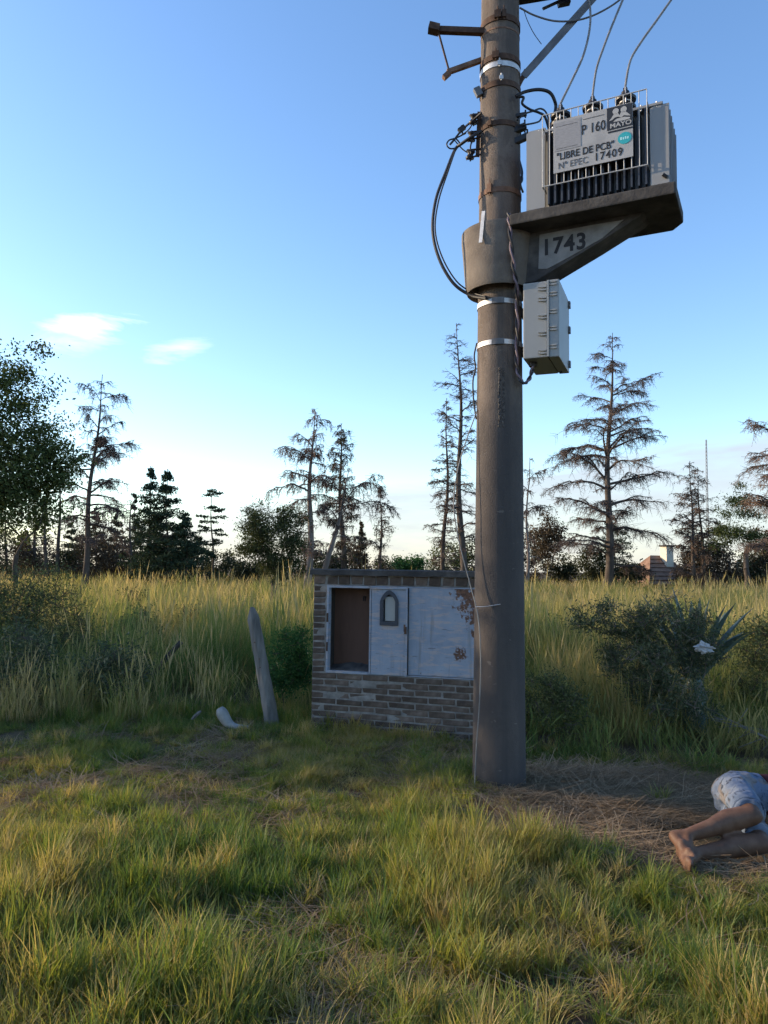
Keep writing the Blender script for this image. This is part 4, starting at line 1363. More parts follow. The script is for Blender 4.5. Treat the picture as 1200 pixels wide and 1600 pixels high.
    m.build('rolled_hem', 'denim', sh, smooth=True)
    m = MB()
    for (px, py, l) in ((1154, 1240, 0.05), (1172, 1236, 0.05), (1188, 1250, 0.05)):
        p = at_z(px, py, 0.4) - base
    m = MB()
    capsule(m, waist, chest, 0.125, 0.14, 18, flat_a=True)
    capsule(m, pel.lerp(waist, 0.66), waist, 0.122, 0.125, 18, flat_a=True)
    capsule(m, chest, V(2.89, 4.92, 0.2), 0.14, 0.08, 18)
    capsule(m, V(2.86, 4.92, 0.10), V(2.86, 4.92, 0.33), 0.085, 0.08)
    capsule(m, V(2.86, 4.90, 0.36), V(2.86, 4.90, 0.36).lerp(V(2.70, 4.70, 0.26), 0.75), 0.066, 0.06, flat_b=True)
    capsule(m, V(2.86, 4.88, 0.10), V(2.86, 4.88, 0.10).lerp(V(2.72, 4.62, 0.07), 0.7), 0.066, 0.06, flat_b=True)
    remeshed(m, 'shirt', 0.011, 4, 'shirt', o, (0, 0, 0))
    m = MB()
    capsule(m, head + Vector((0.02, 0.035, 0)), head + Vector((0.055, 0.02, 0.0)), 0.088, 0.083)
    remeshed(m, 'hair', 0.011, 2, 'hair', o, (0, 0, 0))
    for s in (-1, 1):
        m = MB()
        capsule(m, head + Vector((0.022, -0.07, 0.03 * s)), head + Vector((0.024, -0.071, 0.03 * s)), 0.011, 0.011, 8)
        m.build('eye', 'hair', o, smooth=True)
    m = MB()
    capsule(m, head + Vector((-0.045, -0.092, -0.018)), head + Vector((-0.045, -0.092, 0.018)), 0.006, 0.006, 8)
    m.build('mouth', 'shirt', o, smooth=True)
make_person()

# ------------------------------------------------------------------ trees
PX = lambda Y: Y / F                                    # metres per photo pixel at distance Y
def interp(tab, t):
    return float(np.interp(t, [a for a, b in tab], [b for a, b in tab]))

def grow_trunk(base, top, r0, rg, n=16, wob=0.013, rtop=0.02):
    h = (top - base).length
    pts = []
    ox, oy = rg.uniform(0, 6), rg.uniform(0, 6)
    for i in range(n + 1):
        t = i / n
        w = wob * h * math.sin(math.pi * min(1, t * 1.05))
        pts.append(base.lerp(top, t) + Vector((math.sin(t * 7 + ox) * w, math.sin(t * 6 + oy) * w, 0)))
    rs = [max(rtop, r0 * (1 - t / n) ** 0.85 * (1 + 0.25 * max(0, 1 - t / n * 8))) for t in range(n + 1)]
    return pts, rs
def along(pts, rs, t):
    k = t * (len(pts) - 1)
    i = min(int(k), len(pts) - 2)
    f = k - i
    return pts[i].lerp(pts[i + 1], f), rs[i] + (rs[i + 1] - rs[i]) * f

def dead_tree(name, label, base_px, top_px, Y, widths, seed, nb=46, t0=0.12, r0=None, e_low=5, e_top=35, droop=65, twig='twig_dead', bark='bark_dead',
              sec=8, ter=3, hang=0.8, group=None, gap=0.0, extra=(), tlen=1.0, foliage_mat=None, fol_n=0, twig_r=0.0155):
    """bare or half bare conifer: trunk, boughs, hanging twigs"""
    rg = random.Random(seed)
    b = at(base_px[0], 890, Y); b.z = 0
    tp = at(top_px[0], top_px[1], Y)
    base, top = Vector((0, 0, 0)), tp - b
    h = top.z
    root = thing(name, label, 'tree', b, 0, group)
    r0 = r0 or h * 0.016
    pts, rs = grow_trunk(base, top, r0, rg)
    m = MB(); m.tube([pts[0] - Vector((0, 0, 0.3))] + pts, [rs[0] * 1.1] + rs, 9)
    m.build('trunk', bark, root, smooth=True)
    big, small, fol = [], [], []
    specs = []
    for i in range(nb):
        t = t0 + (0.985 - t0) * min(0.999, max(0.0, (i + rg.uniform(-1.5, 2.5)) / nb)) ** 0.92
        if rg.random() < gap: continue
        L = interp(widths, t) * PX(Y) * (rg.uniform(0.6, 1.25) if rg.random() < 0.75 else rg.uniform(0.15, 0.5))
        specs.append((t, i * 2.39996 + rg.uniform(-0.5, 0.5), L, None))
    for (t, azd, Lpx, el) in extra:
        specs.append((t, rad(azd), Lpx * PX(Y), el))
    def bough(p, azm, L, e, rb, level):
        dr = rad(droop * rg.uniform(0.5, 1.3))
        n = 7 if level == 0 else 5
        q, prev_r, azw = p.copy(), rb, azm
        kink = rg.uniform(0.12, 0.36)
        bp = [q.copy()]
        for k in range(n):
            s_ = (k + 0.5) / n
            pitch = e - dr * s_ ** 1.7 + rg.uniform(-kink, kink)
            azw += rg.uniform(-kink, kink)
            d = Vector((math.cos(azw) * math.cos(pitch), math.sin(azw) * math.cos(pitch), math.sin(pitch)))
            q2 = q + d * (L / n)
            r2 = rb * (1 - (k + 1) / n) + 0.008
            big.append((q, q2, prev_r, r2))
            q, prev_r = q2, r2
            bp.append(q.copy())
        if level == 0 and L > 1.0:
            for j in range(rg.choice((2, 3, 3, 4))):
                s_ = rg.uniform(0.25, 0.85)
                k = min(int(s_ * n), n - 1)
                bough(bp[k].lerp(bp[k + 1], s_ * n - k), azm + rg.choice((-1, 1)) * rg.uniform(0.3, 0.9), L * rg.uniform(0.25, 0.5), e - dr * s_ * 0.8 + rg.uniform(-0.2, 0.35), rb * 0.45, 1)
        ns = max(3, int((0.95 if level else 1.05) * sec * (0.4 + min(1.5, L / 2.2))))
        for j in range(ns):
            s_ = 0.18 + 0.82 * (j + rg.random()) / ns
            k = min(int(s_ * n), n - 1)
            pp = bp[k].lerp(bp[k + 1], s_ * n - k)
            sa = azw + rg.choice((-1, 1)) * rg.uniform(0.3, 1.5)
            l2 = (0.3 + 0.8 * rg.random() ** 1.5) * (0.55 + min(L, 4) * 0.32) * (1.1 - 0.45 * s_) * tlen
            pit = rg.uniform(-0.2, 0.6)
            q = pp
            m2 = 4
            for w in range(m2):
                pit = max(pit - hang * rg.uniform(0.2, 0.8), -1.45)
                sa += rg.uniform(-0.5, 0.5)
                d = Vector((math.cos(sa) * math.cos(pit), math.sin(sa) * math.cos(pit), math.sin(pit)))
                q2 = q + d * (l2 / m2)
                rr = twig_r * (1.1 - 0.2 * w)
                small.append((q, q2, rr, rr * 0.8))
                for z in range(ter):
                    ta = sa + rg.uniform(-2, 2)
                    tpch = rg.uniform(-1.5, 0.5) if hang > 0.4 else rg.uniform(-0.9, 0.9)
                    tl = min(0.7, l2 * rg.uniform(0.2, 0.6))
                    c = q.lerp(q2, rg.random())
                    d3 = Vector((math.cos(ta) * math.cos(tpch), math.sin(ta) * math.cos(tpch), math.sin(tpch)))
                    small.append((c, c + d3 * tl, twig_r * 0.6, twig_r * 0.32))
                    if fol_n and rg.random() < fol_n:
                        fol.append(c + d3 * tl * rg.random())
                q = q2
    for (t, azm, L, el0) in specs:
        p, r = along(pts, rs, t)
        e = rad(e_low + (e_top - e_low) * t + rg.uniform(-22, 26)) if el0 is None else rad(el0)
        bough(p, azm, L, e, max(0.012, min(r * 0.5, 0.010 + L * 0.023)), 0)
    link_mesh('boughs', seg_mesh('boughs', big, 5), bark, root)['kind'] = 'stuff'
    link_mesh('twigs', seg_mesh('twigs', small, 3), twig, root)['kind'] = 'stuff'
    if fol:
        r = np.random.default_rng(seed)
        fp = np.array([f[:] for f in fol])
        fp = np.repeat(fp, 3, axis=0) + r.normal(size=(len(fp) * 3, 3)) * 0.06
        link_mesh('crown', leaf_mesh('crown', fp, 0.13, r, 0.35), foliage_mat, root)['kind'] = 'stuff'
    return root

def cedar(name, label, base_px, top_px, Y, widths, seed, nb=60, t0=0.08, mat='lf_conifer', tier=9, per=70, leaf=0.2, group=None, rise=6, bark='bark_dead', thick=0.10):
    rg = random.Random(seed)
    r = np.random.default_rng(seed)
    b = at(base_px[0], 890, Y); b.z = 0
    top = at(top_px[0], top_px[1], Y) - b
    root = thing(name, label, 'tree', b, 0, group)
    pts, rs = grow_trunk(Vector((0, 0, 0)), top, top.z * 0.014, rg)
    m = MB(); m.tube([pts[0] - Vector((0, 0, 0.3))] + pts, [rs[0] * 1.1] + rs, 8)
    m.build('trunk', bark, root, smooth=True)
    big, cl = [], []
    for i in range(nb):
        lv = (i % tier + 0.5) / tier
        t = t0 + (0.99 - t0) * min(0.999, max(0, lv + rg.uniform(-0.35, 0.35) / tier))
        L = interp(widths, t) * PX(Y) * rg.uniform(0.5, 1.1)
        azm = rg.uniform(0, 2 * math.pi)
        p, rr = along(pts, rs, t)
        e = rad(rise + rg.uniform(-8, 8))
        d = Vector((math.cos(azm) * math.cos(e), math.sin(azm) * math.cos(e), math.sin(e)))
        q = p + d * L
        q.z -= 0.06 * L
        big.append((p, p.lerp(q, 0.5) + Vector((0, 0, 0.03 * L)), rr * 0.35 + 0.01, 0.016))
        big.append((p.lerp(q, 0.5) + Vector((0, 0, 0.03 * L)), q, 0.016, 0.006))
        n = int(per * (0.4 + L * 0.5))
        s = r.uniform(0.12, 1.05, n) ** 0.8
        side = r.normal(size=n) * (0.06 + 0.19 * np.sin(np.clip(s, 0, 1) * 2.7)) * L
        up = r.normal(size=n) * thick * (0.5 + 0.3 * L)
        px, py = -math.sin(azm), math.cos(azm)
        c = np.outer(1 - s, np.array(p)) + np.outer(s, np.array(q))
        c[:, 0] += px * side; c[:, 1] += py * side; c[:, 2] += up - np.abs(side) * 0.18
        cl.append(c)
    link_mesh('boughs', seg_mesh('boughs', big, 4), bark, root)['kind'] = 'stuff'
    link_mesh('crown', leaf_mesh('crown', np.concatenate(cl), leaf, r, 0.34), mat, root)['kind'] = 'stuff'
    return root

def leafy_tree(name, label, base, height, blobs, seed, mat='lf_tree', n_leaf=16000, leaf=0.1, trunk_r=0.12, bark='bark_dead', cat='tree', group=None, limbs=40, fork=0.35, clump=0.28, aspect=0.5, stems=1, sprig=0.0):
    """crown made of many leafy shoots that fill the given ellipsoids: (centre, radii)"""
    rg = random.Random(seed)
    r = np.random.default_rng(seed)
    root = thing(name, label, cat, base, 0, group)
    big, ends = [], []
    vol = np.array([b[1][0] * b[1][1] * b[1][2] for b in blobs]); vol = vol / vol.sum()
    forks = []
    for s in range(stems):
        ang = rg.uniform(0, 6.28)
        sp = 0.0 if stems == 1 else rg.uniform(0.05, 0.2) * height * 0.3
        q = Vector((math.cos(ang) * sp * 0.4, math.sin(ang) * sp * 0.4, -0.2))
        tgt = Vector((math.cos(ang) * sp, math.sin(ang) * sp, height * fork))
        prev = trunk_r * (1.2 if stems == 1 else rg.uniform(0.7, 1.0))
        for k in range(6):
            t = (k + 1) / 6
            q2 = Vector((tgt.x * t, tgt.y * t, -0.2 + (tgt.z + 0.2) * t)) + Vector((rg.uniform(-1, 1), rg.uniform(-1, 1), 0)) * trunk_r * 0.5
            r2 = prev * 0.94
            big.append((q, q2, prev, r2)); q, prev = q2, r2
        forks.append((q, prev))
    nodes = [(f.copy(), fr * 0.8) for f, fr in forks]
    tg = []
    for i in range(limbs):
        bi = r.choice(len(blobs), p=vol)
        c, rr = blobs[bi]
        u = r.normal(size=3); u /= np.linalg.norm(u)
        u *= r.uniform(0.15, 1.0) ** 0.5
        tg.append((Vector((c[0] + u[0] * rr[0], c[1] + u[1] * rr[1], c[2] + u[2] * rr[2])), min(rr)))
    f0 = forks[0][0]
    tg.sort(key=lambda g: (g[0] - f0).length * rg.uniform(0.6, 1.4))
    for e, mr in tg:
        f, fr = min(nodes, key=lambda nd: (nd[0] - e).length + 0.25 * max(0, nd[0].z - e.z))
        n = 5
        q, prev = f.copy(), max(fr * rg.uniform(0.7, 0.92), 0.004)
        mid = f.lerp(e, 0.5) + Vector((rg.uniform(-1, 1), rg.uniform(-1, 1), rg.uniform(-0.4, 1.0))) * 0.16 * (e - f).length
        for k in range(n):
            t = (k + 1) / n
            q2 = f * (1 - t) ** 2 + mid * 2 * t * (1 - t) + e * t * t
            r2 = max(prev * 0.90, 0.003)
            big.append((q, q2, prev, r2))
            nodes.append((q2.copy(), r2))
            if k >= 1: ends.append(q2)
            q, prev = q2, r2
        for j in range(4):
            d = Vector((rg.gauss(0, 1), rg.gauss(0, 1), rg.gauss(0.2, 0.8))).normalized()
            L = rg.uniform(0.15, 0.5) * mr
            big.append((q, q + d * L, min(prev, 0.02), 0.003)); ends.append(q + d * L); ends.append(q + d * L * 0.5)
    ends = np.array([e[:] for e in ends])
    pick = r.integers(0, len(ends), n_leaf)
    rad_ = clump * (0.6 + 0.8 * r.random(len(ends)))[pick]
    g = r.normal(size=(n_leaf, 3)) * rad_[:, None] * np.array([1, 1, 0.75])
    link_mesh('trunk', seg_mesh('trunk', big, 6), bark, root)
    link_mesh('crown', leaf_mesh('crown', ends[pick] + g, leaf, r, aspect), mat, root)['kind'] = 'stuff'
    return root

def ground_at(px, Y):
    p = at(px, 890, Y)
    return Vector((p.x, Y, 0))
def pxblob(px, py, rx, ry, Y, base, depth=1.0):
    c = at(px, py, Y) - base
    return ((c.x, c.y, c.z), (rx * PX(Y), rx * PX(Y) * depth, ry * PX(Y)))

def make_trees():
    # left: leafy tree that fills the edge of the picture
    b = ground_at(24, 26)
    leafy_tree('leafy_tree', 'large dark leafy tree cut by the left picture edge', b, 8, [pxblob(-10, 690, 105, 120, 26, b), pxblob(45, 610, 45, 75, 26, b), pxblob(85, 700, 46, 62, 26, b), pxblob(25, 780, 85, 55, 26, b), pxblob(20, 720, 70, 80, 26, b), pxblob(100, 750, 22, 30, 26, b), pxblob(-60, 600, 80, 90, 26, b), pxblob(80, 555, 26, 28, 26, b)],
               1, n_leaf=44000, leaf=0.12, trunk_r=0.10, limbs=190, clump=0.21, fork=0.24)
    dead_tree('dead_conifer', 'tall crooked dead conifer with a dark nest beside the leafy tree', (132, 900), (160, 585), 44, [(0.1, 40), (0.3, 62), (0.55, 52), (0.75, 34), (0.9, 32), (1, 8)], 7, nb=44, t0=0.2, r0=0.20, droop=55, ter=3, sec=8,
              extra=((0.88, 0, 52, 25), (0.66, 10, 55, 20), (0.55, 0, 60, 55), (0.45, 5, 66, 40), (0.36, 0, 60, 20)))
    # nest in that tree
    p = at(157, 690, 43.8)
    rg = random.Random(3)
    segs = []
    for k in range(420):
        a = Vector((rg.gauss(0, 1), rg.gauss(0, 1), rg.gauss(0, 1))).normalized() * rg.uniform(0.05, 0.36)
        d = Vector((rg.gauss(0, 1), rg.gauss(0, 1), rg.gauss(0, 0.5))).normalized() * 0.22
        a.z *= 0.8
        segs.append((a - d, a + d, 0.014, 0.01))
    o = link_mesh('bird_nest', seg_mesh('bird_nest', segs, 3), 'dark_wood', None, p)
    tag(o, 'round stick nest high in the crooked dead conifer', 'nest')
    W1 = [(0, 20), (0.15, 48), (0.4, 38), (0.7, 22), (0.9, 12), (1, 3)]
    G1 = 'dark evergreen conifers on the left'
    cedar('evergreen_conifer', 'dark evergreen conifer nearest the crooked dead tree', (236, 900), (235, 728), 47, W1, 21, nb=105, group=G1)
    cedar('evergreen_conifer', 'tallest dark evergreen conifer, middle of the left three', (262, 900), (262, 733), 46, [(0, 20), (0.15, 62), (0.35, 52), (0.6, 30), (0.9, 12), (1, 3)], 22, nb=135, group=G1)
    cedar('evergreen_conifer', 'sparse flat-topped evergreen conifer standing alone right of the dark pair', (332, 900), (331, 762), 48, [(0, 8), (0.3, 22), (0.55, 30), (0.8, 28), (0.95, 20), (1, 10)], 23, nb=26, tier=6, t0=0.3, per=95, group=G1, thick=0.05)
    cedar('evergreen_conifer', 'low broad evergreen mass below the left conifers', (292, 900), (290, 800), 45, [(0, 40), (0.3, 52), (0.7, 30), (1, 4)], 24, nb=80, group=G1)
    # thin bare trunks in the wood on the left
    for k, (px, top, lab) in enumerate(((72, 745, 'thin bare trunk under the leafy crown, leftmost'), (92, 720, 'thin bare trunk just right of the leafy crown base'), (55, 770, 'short thin bare trunk behind the leafy tree stem'), (203, 770, 'thin bare trunk between crooked dead tree and evergreens'), (8, 800, 'thin bare trunk at the very left edge'))):
        dead_tree('bare_tree', lab, (px, 900), (px + 2, top), 52 + k, [(0.1, 10), (0.5, 16), (0.9, 8), (1, 2)], 100 + k, nb=26, t0=0.25, r0=0.17, ter=1, sec=4, group='thin bare trunks in the left wood')
    for k, (px, top, w, lab) in enumerate(((182, 800, 30, 'squat dark conifer between the crooked dead tree and the evergreens'), (112, 815, 34, 'squat dark conifer behind the crooked dead tree'), (210, 770, 22, 'narrow dark conifer left of the evergreen pair'), (40, 830, 40, 'squat dark conifer low under the leafy crown'), (250, 800, 50, 'broad dark conifer filling the gap under the evergreen pair'), (150, 790, 24, 'narrow dark conifer right behind the crooked dead tree'), (310, 835, 34, 'low dark conifer left of the lone flat-topped evergreen'))):
        cedar('background_conifer', lab, (px, 900), (px, top), 58 + k, [(0, w), (0.3, w), (0.7, w * 0.5), (1, 3)], 140 + k, nb=60, mat='lf_shrub', leaf=0.24, group='dark conifers filling the left wood')
    # olive tree in front
    b = ground_at(428, 27)
    leafy_tree('olive_tree', 'small round grey-green tree with dark forked trunk left of the kiosk', b, 3.9, [pxblob(425, 835, 46, 42, 27, b), pxblob(398, 850, 32, 36, 27, b), pxblob(456, 830, 26, 46, 27, b), pxblob(440, 882, 38, 22, 27, b), pxblob(405, 800, 20, 18, 27, b)],
               5, mat='lf_round', n_leaf=21000, leaf=0.085, trunk_r=0.11, limbs=130, clump=0.14, fork=0.30, aspect=0.4)
    # dead group left of the pole
    dead_tree('dead_conifer', 'pale-trunked dead tree with wide drooping boughs above the kiosk left', (480, 900), (492, 640), 40, [(0.1, 30), (0.5, 40), (0.75, 36), (0.9, 26), (1, 6)], 31, nb=38, t0=0.25, bark='bark_pale', twig='twig_rust', r0=0.22, ter=3, sec=9, hang=1.0, droop=75,
              extra=((0.72, 175, 55, 35), (0.56, 178, 62, 25), (0.63, 170, 48, 30), (0.93, 0, 30, 35)))
    dead_tree('dead_conifer', 'slim dark dead conifer right of the pale-trunked one', (537, 900), (533, 662), 43, [(0.1, 25), (0.5, 30), (0.8, 25), (0.93, 14), (1, 4)], 32, nb=60, t0=0.2, r0=0.2, ter=3, sec=8, droop=40, foliage_mat='lf_shrub', fol_n=0.25)
    dead_tree('dead_conifer', 'leaning forked dead tree spreading a long bough to the right', (500, 900), (545, 735), 41, [(0.2, 14), (0.6, 24), (1, 12)], 33, nb=16, t0=0.4, bark='bark_pale', twig='twig_dead', r0=0.2, ter=3, sec=8, hang=0.9, droop=60,
              extra=((0.75, 0, 75, 48), (0.86, -6, 70, 22), (0.7, 5, 84, 24), (0.6, 185, 40, 60)))
    dead_tree('dead_conifer', 'short thin half-bare conifer at right end of the dead group', (596, 900), (594, 760), 45, [(0.1, 28), (0.4, 26), (0.7, 16), (1, 3)], 34, nb=46, t0=0.15, r0=0.13, ter=2, sec=6, droop=30, foliage_mat='lf_shrub', fol_n=0.2)
    cedar('dark_conifer', 'small dark pointed conifer above the kiosk door', (566, 900), (565, 815), 46, [(0, 26), (0.4, 20), (0.8, 8), (1, 2)], 35, nb=60, mat='lf_brown', tier=14)
    # thin tall pair left of the pole
    dead_tree('dead_conifer', 'tallest slim dead conifer just left of the pole', (727, 900), (713, 505), 46, [(0.1, 32), (0.4, 34), (0.65, 32), (0.8, 30), (0.93, 14), (1, 3)], 41, nb=80, t0=0.12, r0=0.24, e_low=0, e_top=35, ter=2, sec=6, droop=25, hang=0.35)
    dead_tree('dead_conifer', 'shorter slim dead conifer left of the tallest one', (693, 900), (698, 622), 47, [(0.1, 22), (0.4, 26), (0.7, 20), (0.9, 10), (1, 3)], 42, nb=75, t0=0.08, r0=0.17, e_low=0, e_top=30, ter=2, sec=6, droop=30, hang=0.5, foliage_mat='lf_brown', fol_n=0.15)
    # right of the pole
    dead_tree('weeping_tree', 'pale weeping bare tree just right of the pole', (822, 900), (828, 715), 44, [(0.2, 18), (0.6, 28), (0.9, 18), (1, 5)], 43, nb=22, t0=0.3, r0=0.12, bark='bark_pale', hang=1.0, ter=2, sec=7, extra=((0.85, 0, 30, 40), (0.6, 0, 45, 40)))
    dead_tree('dead_conifer', 'great dead conifer with sweeping drooped boughs right of the cabinet', (950, 900), (957, 520), 50, [(0.12, 75), (0.25, 88), (0.4, 92), (0.55, 86), (0.68, 66), (0.8, 50), (0.88, 38), (0.96, 15), (1, 4)], 51, nb=52, t0=0.12, r0=0.29, e_low=14, e_top=42, ter=3, sec=10, droop=52, hang=0.6, tlen=0.9, twig_r=0.0155,
              extra=((0.62, 3, 78, 35), (0.66, 176, 62, 15), (0.55, 0, 100, 22), (0.52, 180, 92, 12), (0.42, -2, 108, 28), (0.40, 183, 85, 22), (0.34, 0, 95, 18), (0.3, 178, 90, 35), (0.25, 0, 98, 10), (0.2, 182, 80, 20), (0.76, 0, 72, 42)))
    cedar('evergreen_conifer', 'dark green conifer behind the foot of the great dead tree', (962, 900), (958, 800), 56, [(0, 36), (0.3, 42), (0.7, 25), (1, 4)], 52, nb=60, group='green trees on the right')
    dead_tree('dead_conifer', 'brownish dead conifer, left of the slim right-hand pair', (1086, 900), (1077, 722), 48, [(0.1, 30), (0.4, 30), (0.7, 22), (0.9, 14), (1, 5)], 61, nb=58, t0=0.1, r0=0.14, twig='twig_rust', ter=2, sec=6, droop=30, hang=0.5, e_low=-5, foliage_mat='lf_brown', fol_n=0.15)
    dead_tree('dead_conifer', 'brownish dead conifer, right of the slim right-hand pair', (1099, 900), (1090, 730), 49, [(0.1, 30), (0.4, 30), (0.7, 24), (0.9, 16), (1, 6)], 62, nb=52, t0=0.1, r0=0.13, twig='twig_rust', ter=2, sec=6, droop=30, hang=0.5, e_low=-5, foliage_mat='lf_brown', fol_n=0.15)
    b = ground_at(1166, 46)
    leafy_tree('pine_tree', 'green pine with clumped needles near the right edge', b, 5.5, [pxblob(1155, 785, 20, 14, 46, b), pxblob(1135, 800, 18, 10, 46, b), pxblob(1178, 800, 18, 12, 46, b), pxblob(1140, 830, 26, 12, 46, b), pxblob(1180, 845, 20, 14, 46, b), pxblob(1128, 850, 18, 10, 46, b), pxblob(1160, 760, 10, 8, 46, b)],
               63, mat='lf_pine', n_leaf=7000, leaf=0.16, trunk_r=0.16, limbs=60, clump=0.22, fork=0.55, aspect=0.3)
    dead_tree('bare_tree', 'bare brown tree reaching into the right edge of the picture', (1222, 900), (1215, 655), 36, [(0.2, 40), (0.5, 50), (0.8, 45), (1, 10)], 64, nb=34, t0=0.25, r0=0.2, twig='twig_rust', ter=3, sec=8, droop=45, hang=0.5, e_low=10,
              extra=((0.8, 178, 52, 20), (0.9, 172, 60, 42), (0.75, 184, 64, 8), (0.55, 180, 58, 25)))
    # low growth at the far side of the field
    G = 'shrubs along the far side of the field'
    rows = [(-20, 850, 50, 55, 'lf_shrub', 'dark shrub at the far left below the leafy crown'), (60, 865, 45, 42, 'lf_brown', 'brownish shrub under the leafy tree'), (118, 868, 38, 40, 'lf_shrub', 'dark shrub at the foot of the crooked dead tree'),
            (178, 862, 34, 46, 'lf_brown', 'tall brown shrub right of the crooked dead tree'), (225, 872, 36, 36, 'lf_shrub', 'dark shrub below the evergreen nearest the dead tree'), (345, 880, 34, 26, 'lf_shrub', 'dark shrub below the lone flat-topped evergreen'),
            (392, 885, 30, 20, 'lf_shrub', 'low dark shrub behind the small grey-green tree'), (520, 880, 34, 22, 'lf_shrub', 'low dark shrub behind the kiosk left corner'), (640, 882, 26, 16, 'lf_fresh', 'fresh green bush peeping over the kiosk roof'),
            (700, 868, 40, 32, 'lf_olive', 'olive bush at the foot of the slim pair left of the pole'), (838, 852, 40, 44, 'lf_brown', 'rounded grey-brown bush right of the pole'), (880, 885, 26, 20, 'lf_shrub', 'dark low bush left of the great dead tree'),
            (985, 892, 18, 12, 'lf_shrub', 'dark low bush left of the tiled roof'), (1082, 882, 24, 24, 'lf_brown', 'brown bush between tiled roof and slim pair'), (1125, 878, 34, 30, 'lf_brown', 'brown bush right of the slim pair'), (1172, 880, 28, 24, 'lf_shrub', 'dark bush at the foot of the green pine'), (1215, 868, 34, 44, 'lf_brown', 'reddish-brown bush at the far right edge')]
    rows += [(20, 835, 60, 65, 'lf_shrub', 'large dark thicket at the left edge beneath the leafy tree'), (150, 845, 42, 56, 'lf_brown', 'tall brown thicket left of the evergreen pair'), (280, 868, 50, 42, 'lf_shrub', 'dark thicket right of the evergreen pair'),
             (480, 868, 36, 40, 'lf_brown', 'brown thicket at the foot of the pale-trunked dead tree'), (545, 872, 34, 34, 'lf_brown', 'brown thicket under the slim dark dead conifer'), (612, 885, 30, 18, 'lf_olive', 'olive thicket right of the dead group'),
             (745, 865, 40, 40, 'lf_shrub', 'dark thicket hidden partly by the pole'), (858, 830, 24, 40, 'lf_brown', 'tall brown bush right of the rounded grey-brown one'), (925, 878, 30, 28, 'lf_shrub', 'dark bush left of the great dead tree foot'), (1105, 855, 36, 44, 'lf_brown', 'brown thicket around the slim right-hand pair'), (1190, 850, 30, 46, 'lf_brown', 'brown thicket right of the green pine')]
    for k, (px, py, rx, ry, mat, lab) in enumerate(rows):
        Y = 53 + (k * 7) % 6
        b = ground_at(px, Y)
        bl = [pxblob(px, py, rx * 0.8, ry * 0.8, Y, b, 0.7), pxblob(px - rx * 0.5, py + ry * 0.3, rx * 0.5, ry * 0.5, Y, b, 0.8), pxblob(px + rx * 0.5, py + ry * 0.25, rx * 0.5, ry * 0.55, Y, b, 0.8), pxblob(px, py + ry * 0.9, rx * 0.9, ry * 0.5, Y, b, 0.7)]
        leafy_tree('shrub', lab, b, 2.0, bl, 200 + k, mat=mat, n_leaf=3800, leaf=0.17, trunk_r=0.05, limbs=46, clump=0.26, fork=0.12, stems=4, cat='shrub', group=G)
make_trees()

def make_shade_trees():
    # two leafy trees that stand left of the picture, between the sun and the kiosk
    for k, (x, y, h, blobs) in enumerate(((-12.5, 10.55, 6, [((0, 0.2, 5.2), (2.0, 2.0, 1.9)), ((0, -0.9, 4.4), (1.8, 1.2, 2.2)), ((0.5, 1.4, 3.4), (2.0, 1.6, 2.6)), ((0, -0.9, 2.2), (1.8, 1.2, 1.9)), ((0, 0.4, 1.4), (2.0, 2.2, 1.3))]),
                                           (-14.5, 14.4, 6, [((0, 0, 4.4), (2.2, 2.0, 2.2)), ((0, -1.0, 2.6), (2.0, 1.6, 2.2)), ((0.3, 0.9, 2.4), (2.0, 1.4, 2.0)), ((0, 0, 1.0), (2.0, 2.2, 1.0))]))):
        lab = ('leafy tree left of the picture whose shadow covers the pole foot', 'leafy tree further off left of the picture shading the tall grass')[k]
        leafy_tree('roadside_tree', lab, Vector((x, y, 0)), h, blobs, 300 + k, mat='lf_tree', n_leaf=13000, leaf=0.19, trunk_r=0.2, limbs=150, clump=0.34, fork=0.2)
make_shade_trees()

